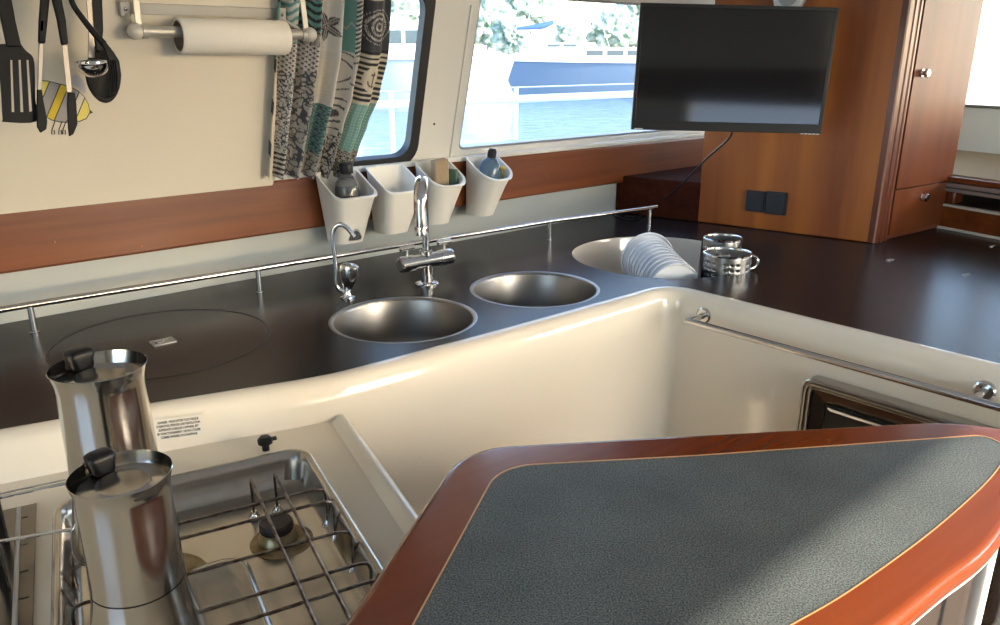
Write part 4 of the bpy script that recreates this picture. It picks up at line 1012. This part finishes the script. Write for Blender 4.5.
# steel ladle
root = thing('soup_ladle', 'polished steel ladle hanging in front of the black spoon', 'ladle', UP(92, 80, .045))
lc = UP(92.5, 63, .05); rl_ = UP(109, 62, .05)-UP(76, 62, .05); rad = rl_.length/2
prof_ = [(rad*math.cos(a), -rad*.95*math.sin(a)) for a in [k*PI/2/10 for k in range(11)]]
axl = (Z*.97+n*.12-u*.05).normalized()
b = MB().lathe([(rad*1.04, .001), (rad, 0)]+prof_[1:], lc+Z*rad*.05, axl, 40); o = obj('bowl', b, M_steel, root, ang=60); m = o.modifiers.new('thick', 'SOLIDIFY'); m.thickness = .0012
obj('handle', cut([[(81.5, -60), (87.5, -60), (93.5, 30), (94.5, 58), (87.5, 58), (88, 30)]], .030, .003), M_shaft, root, bev=.001)
hookup(root, 84, -58, .0315)
# black serving fork
root = thing('serving_fork', 'black ridged serving fork slanting across the ladle handle', 'fork', UP(115, 92, .075))
hp_ = [UP(66, -25, .07), UP(72, 2, .07), UP(83, 19, .072), UP(95, 34, .074), UP(104, 44, .076)]
hp_ = crom(hp_, 6); obj('handle', MB().tube(hp_, [.0045+.002*k/len(hp_) for k in range(len(hp_))], 12), M_nylon, root)
hd = obj('head', cut([[(101, 40), (106, 43), (113, 52), (118.5, 61), (120.5, 75), (119, 88), (114.5, 96.5), (109.5, 95), (109, 80), (107.5, 65), (103.5, 50), (100, 43)]], .072, .008), M_nylon, root, bev=.003)
for k in range(4):
    x0, x1 = 110.5+k*2.3, 110.5+k*2.0
    obj('tine', MB().tube([UP(x0-2, 60, .081), UP(x0, 76, .0815), UP(x1, 94-k*1.2, .081)], .0017, 8), M_nylon, hd)
p_ = UP(66, -25, .07); obj('hanging_loop', MB().tube([p_, V((p_.x, p_.y, ztop_+.004))], .0022, 8), M_darkmetal, root)

# ------------------------------------------------------------------ bug sticker on the panel
t = thing('bug_sticker', 'yellow and grey striped bug sticker on the cream panel behind the tongs', 'sticker', LW(*lean_at(65, 105, .03), .03))
def SP(loop, m, o, nm):
    L2 = [lean_at(x, y, .03) for x, y in loop]
    return obj(nm, MB().plate([L2], lambda a, h, z: LW(a, h, .0302+o+z), 0, .0003), m, t)
body_ = [(41.5, 81), (48, 81.5), (60, 84.5), (70, 87), (78, 91), (84, 97), (88, 104), (89.5, 112), (86, 118), (80, 120.5), (70, 122), (60, 121.5), (52, 119.5), (47, 117), (43, 105)]
SP([(x+(x-66)*.03, y+(y-102)*.05) for x, y in body_], M_ink, 0, 'outline')
def clip(poly, f):
    out = []
    for i in range(len(poly)):
        a, b = poly[i-1], poly[i]; fa, fb = f(*a), f(*b)
        if (fa >= 0) != (fb >= 0): t_ = fa/(fa-fb); out.append((a[0]+(b[0]-a[0])*t_, a[1]+(b[1]-a[1])*t_))
        if fb >= 0: out.append(b)
    return out
bounds = [30, 48, 60, 69, 82, 90, 108, 130]
for k, m_ in enumerate((M_sy1, M_sg, M_sy2, M_sg, M_stk, M_sy1)):
    x0, x1 = bounds[k]+.6, bounds[k+1]-.6
    q_ = clip(clip(body_, lambda x, y: x+(y-85)*.42-x0), lambda x, y: x1-(x+(y-85)*.42))
    if len(q_) > 2: SP(q_, m_, .0004, 'stripe')
SP([(71, 84), (72, 76), (77, 74), (83, 80), (86, 90), (84, 94), (78, 88)], M_sw, .0004, 'wing')
for x in (53, 60, 64):
    a_ = [lean_at(*q_, .03) for q_ in ((x+2, 121), (x-1, 129), (x-1.5, 134), (x+1.5, 134), (x+1, 130))]
    obj('leg', MB().tube([LW(a, h, .031) for a, h in a_], .0010, 6), M_ink, t)
obj('stinger', MB().plate([[lean_at(*q_, .03) for q_ in ((89, 109), (93, 112.5), (88.5, 114))]], lambda a, h, z: LW(a, h, .0304+z), 0, .0003), M_ink, t)

# ------------------------------------------------------------------ outside the windows
WZ = -1.0
M_water = mat('water', (.11, .19, .28), .12, spec=.6)
nt = M_water.node_tree; N = nt.nodes; L = nt.links; bb = N['Principled BSDF']
geo = N.new('ShaderNodeNewGeometry'); mp = N.new('ShaderNodeMapping'); mp.inputs['Scale'].default_value = (.6, 1.1, 1); mp.inputs['Rotation'].default_value = (0, 0, .2); L.new(geo.outputs['Position'], mp.inputs[0])
n1 = N.new('ShaderNodeTexNoise'); n1.inputs['Scale'].default_value = 1.6; n1.inputs['Detail'].default_value = 5; n1.inputs['Roughness'].default_value = .62; n1.inputs['Distortion'].default_value = .6; L.new(mp.outputs[0], n1.inputs[0])
bp = N.new('ShaderNodeBump'); bp.inputs['Strength'].default_value = 1; bp.inputs['Distance'].default_value = .35; L.new(n1.outputs[0], bp.inputs['Height']); L.new(bp.outputs[0], bb.inputs['Normal'])
wm = MB().add([(-260, -60, WZ), (320, -60, WZ), (320, 330, WZ), (-260, 330, WZ)], [(0, 1, 2, 3)])
tag(obj('water', wm, M_water), kind='structure')
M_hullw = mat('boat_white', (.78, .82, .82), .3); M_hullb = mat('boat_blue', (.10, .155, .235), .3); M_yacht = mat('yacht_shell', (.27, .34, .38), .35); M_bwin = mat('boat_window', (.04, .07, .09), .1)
M_leaf = mat('foliage', (.10, .17, .13), .7, var=((.9, .9, .9), (.40, .46, .40), 3, (.4, .6))); M_trunk = mat('bark', (.30, .31, .32), .8); M_quay = mat('quay_stone', (.45, .43, .40), .8); M_bluec = mat('blue_cover', (.03, .09, .25), .7); M_spar = mat('mast_alloy', (.5, .52, .54), .4, .5)
# own side deck, stanchions and guard wires
struct('ground_side_deck', MB().box(UN(1.5, -.70, .80), u, n, Z, 8, 1.3, .06), M_hullw)
g0 = V((W0.x, W0.y, 0))-n*1.15
def GP(x, y): return PL(x, y, g0, n)
t = thing('guard_rail', 'pale tubular guard rail and stanchions outside the windows', 'railing', GP(515, 140))
zg = (GP(463, 104).z+GP(630, 92).z)/2
zg2 = (GP(510, 83).z+GP(620, 88).z)/2
ag0, ag1 = un(GP(300, 100))[0]-1, un(GP(630, 92))[0]+2.5
obj('top_tube', MB().tube([UN(ag0, -1.15, zg), UN(ag1, -1.15, zg)], .019, 14), M_hullw, t)
obj('guard_wire', MB().tube([UN(ag0, -1.15, zg+.055), UN(ag1, -1.15, zg+.06)], .004, 8), M_spar, t)
for x in (516, 392, 640):
    a = un(GP(x, 120))[0]; obj('stanchion', MB().tube([UN(a, -1.15, .83), UN(a, -1.15, zg+.06)], .012, 12), M_hullw, t)
def OUT(x, y, d): r_ = ray(x, y); return CAM+r_*(d/r_.y)
def boat(nm, label, xl, xr, ytop, d, m, cat='boat', bow=1, cabin=None, mast=None, beam=3.4, grp=None, fl=(.10, .22)):
    pL, pR = OUT(xl, ytop, d), OUT(xr, ytop, d); ln = pR.x-pL.x; zt_ = pL.z
    t = thing(nm, label, cat, V(((pL.x+pR.x)/2, d, WZ)), grp)
    rings = []; K = 16
    for i in range(K+1):
        f = i/K; g_ = f if bow > 0 else 1-f
        wid = beam/2*(1-max(0, (g_-.45)/.55)**2.2)*(.75+.25*min(1, g_*4)); wid = max(wid, .03)
        sheer = .12*(g_-.4)**2*3; rk = (.9 if g_ > .98 else 0)
        x = pL.x+ln*f
        rings.append([V((x, d-wid, zt_+sheer)), V((x-(bow*fl[0]*ln*max(0, g_-.7)), d-wid*.82, (zt_+WZ)/2)), V((x-(bow*fl[1]*ln*max(0, g_-.7)), d-wid*.45, WZ-.2)), V((x-(bow*fl[1]*ln*max(0, g_-.7)), d+wid*.45, WZ-.2)), V((x-(bow*fl[0]*ln*max(0, g_-.7)), d+wid*.82, (zt_+WZ)/2)), V((x, d+wid, zt_+sheer))])
    h = obj('hull', MB().rings(rings), m, t, ang=40)
    obj('rubbing_strake', MB().tube([r_[0]+V((0, -.03, -.08)) for r_ in rings], .05, 8), M_hullw, h)
    if cabin:
        for (c0, c1, ch) in cabin:
            x0, x1 = pL.x+ln*c0, pL.x+ln*c1; z0 = zt_
            prof_ = [(x0, z0-.1), (x1, z0-.1), (x1-ch*.7, z0+ch), (x0+ch*.25, z0+ch)]
            cb_ = obj('cabin', MB().plate([prof_], lambda x, z, y: V((x, y, z)), d-beam*.32, d+beam*.32), M_hullw, t, bev=.08)
            nwin = max(2, int((x1-x0)/1.4))
            for k in range(nwin):
                wx0 = x0+ch*.5+(x1-x0-ch*1.4)*k/nwin; wx1 = wx0+(x1-x0-ch*1.4)/nwin*.8
                obj('cabin_window', MB().plate([[(wx0, z0+ch*.4), (wx1, z0+ch*.4), (wx1, z0+ch*.8), (wx0, z0+ch*.8)]], lambda x, z, y: V((x, y, z)), d-beam*.32-.03, d-beam*.32+.01), M_bwin, cb_)
    if mast:
        mx_ = pL.x+ln*mast[0]; o = obj('mast', MB().tube([V((mx_, d, zt_)), V((mx_, d, zt_+mast[1]))], .09, 10), M_spar, t)
        obj('boom', MB().tube([V((mx_, d, zt_+1.6)), V((mx_-bow*ln*.42, d, zt_+1.6))], .08, 8), M_spar, o)
        obj('sail_cover', MB().tube([V((mx_, d, zt_+2.3)), V((mx_-bow*ln*.1, d, zt_+2.0)), V((mx_-bow*ln*.40, d, zt_+1.75))], [.16, .26, .12], 10), M_bluec, t)
        for s_ in (-1, 1): obj('stay', MB().tube([V((mx_, d, zt_+mast[1])), V((pL.x+ln*(.5+.48*s_), d, zt_+.1))], .02, 6), M_spar, o)
    return t
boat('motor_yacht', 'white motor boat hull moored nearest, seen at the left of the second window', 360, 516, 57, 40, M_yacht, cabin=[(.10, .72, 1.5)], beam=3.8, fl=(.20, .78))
boat('blue_yacht', 'long dark blue hull moored beyond the guard rail', 500, 760, 61, 52, M_hullb, bow=-1, cabin=[(.30, .75, .8)], beam=4)
boat('sailing_yacht', 'white sailing yacht with blue sail cover behind the blue hull', 520, 612, 50, 72, M_hullw, mast=(.36, 12), cabin=[(.25, .7, .6)])
boat('sailing_yacht', 'white sailing yacht seen through the left window beside the curtain', 300, 430, 52, 64, M_hullw, mast=(.6, 13), cabin=[(.2, .6, .7)])
# shore
qz = .4
struct('ground_shore', MB().box((40, 170, -.6+.0), V((1, 0, 0)), V((0, 1, 0)), Z, 520, 110, 1.8), M_quay)
def treeblob(x, y, d, rad_px, k):
    c = OUT(x, y, d); R = rad_px/780*d; t = thing('shore_tree', '', 'tree', V((c.x, d, .3)), 'trees along the shore')
    obj('trunk', MB().tube([V((c.x, d, .3)), V((c.x+.2, d, max(1.5, c.z-R*.3)))], [.28, .16], 8), M_trunk, t)
    bm = bmesh.new(); bmesh.ops.create_icosphere(bm, subdivisions=4, radius=1)
    for v in bm.verts:
        q_ = v.co.copy(); f = 1+.42*noise.noise(q_*2.1+V((k*7.1, 0, 0)))+.28*noise.noise(q_*6+V((0, k*3.3, 0)))+.16*noise.noise(q_*15)
        v.co = V((q_.x*R*f, q_.y*R*f*.8, q_.z*R*f*.85))+V((c.x, d, c.z))
    b = MB(); b.add([v.co for v in bm.verts], [tuple(v.index for v in f_.verts) for f_ in bm.faces]); bm.free()
    obj('crown', b, M_leaf, t, ang=20); return t
tl_ = [(360, 30, 125, 34, 'bushy shore tree seen through the left window beside the curtain'), (398, 12, 135, 30, 'tall shore tree at the right edge of the left window'), (487, 22, 130, 24, 'shore tree at the left edge of the second window'), (512, 34, 118, 18, 'low round shore tree above the white motor boat'), (530, 8, 140, 22, 'tall shore tree left of the sailing mast'), (566, 36, 122, 12, 'small round bush right of the sail cover'), (612, 30, 128, 20, 'shore tree near the television edge'), (640, 20, 135, 26, 'shore tree partly hidden behind the television')]
for k, (x, y, d, r_, lb) in enumerate(tl_): treeblob(x, y, d, r_, k)['label'] = lb

# ------------------------------------------------------------------ light
w = bpy.data.worlds.new('world'); S.world = w; w.use_nodes = True; nt = w.node_tree; bg = nt.nodes['Background']
sky = nt.nodes.new('ShaderNodeTexSky'); sky.sky_type = 'NISHITA'; sky.sun_disc = False; sky.sun_elevation = math.radians(27); sky.air_density = 1; sky.dust_density = 1.5; sky.ozone_density = 1
sdir = (n+u*.45+Z*math.tan(math.radians(27))).normalized()
sky.sun_rotation = math.atan2(sdir.x, sdir.y)
nt.links.new(sky.outputs[0], bg.inputs[0]); bg.inputs[1].default_value = SKY = .80
sl_ = bpy.data.lights.new('sun', 'SUN'); sl_.energy = 9; sl_.angle = math.radians(.6); sl_.color = (1, .90, .76)
so = bpy.data.objects.new('sun', sl_); COL.objects.link(so); so.rotation_euler = sdir.to_track_quat('Z', 'Y').to_euler(); so.location = (0, 0, 8)
S.view_settings.view_transform = 'Standard'; S.view_settings.look = 'None'; S.view_settings.exposure = 0.9; S.view_settings.gamma = 1; S.view_settings.use_curve_mapping = False
S.cycles.use_denoising = True; S.cycles.max_bounces = 12; S.cycles.diffuse_bounces = 6; S.cycles.glossy_bounces = 5; S.cycles.transparent_max_bounces = 12; S.cycles.sample_clamp_indirect = 6
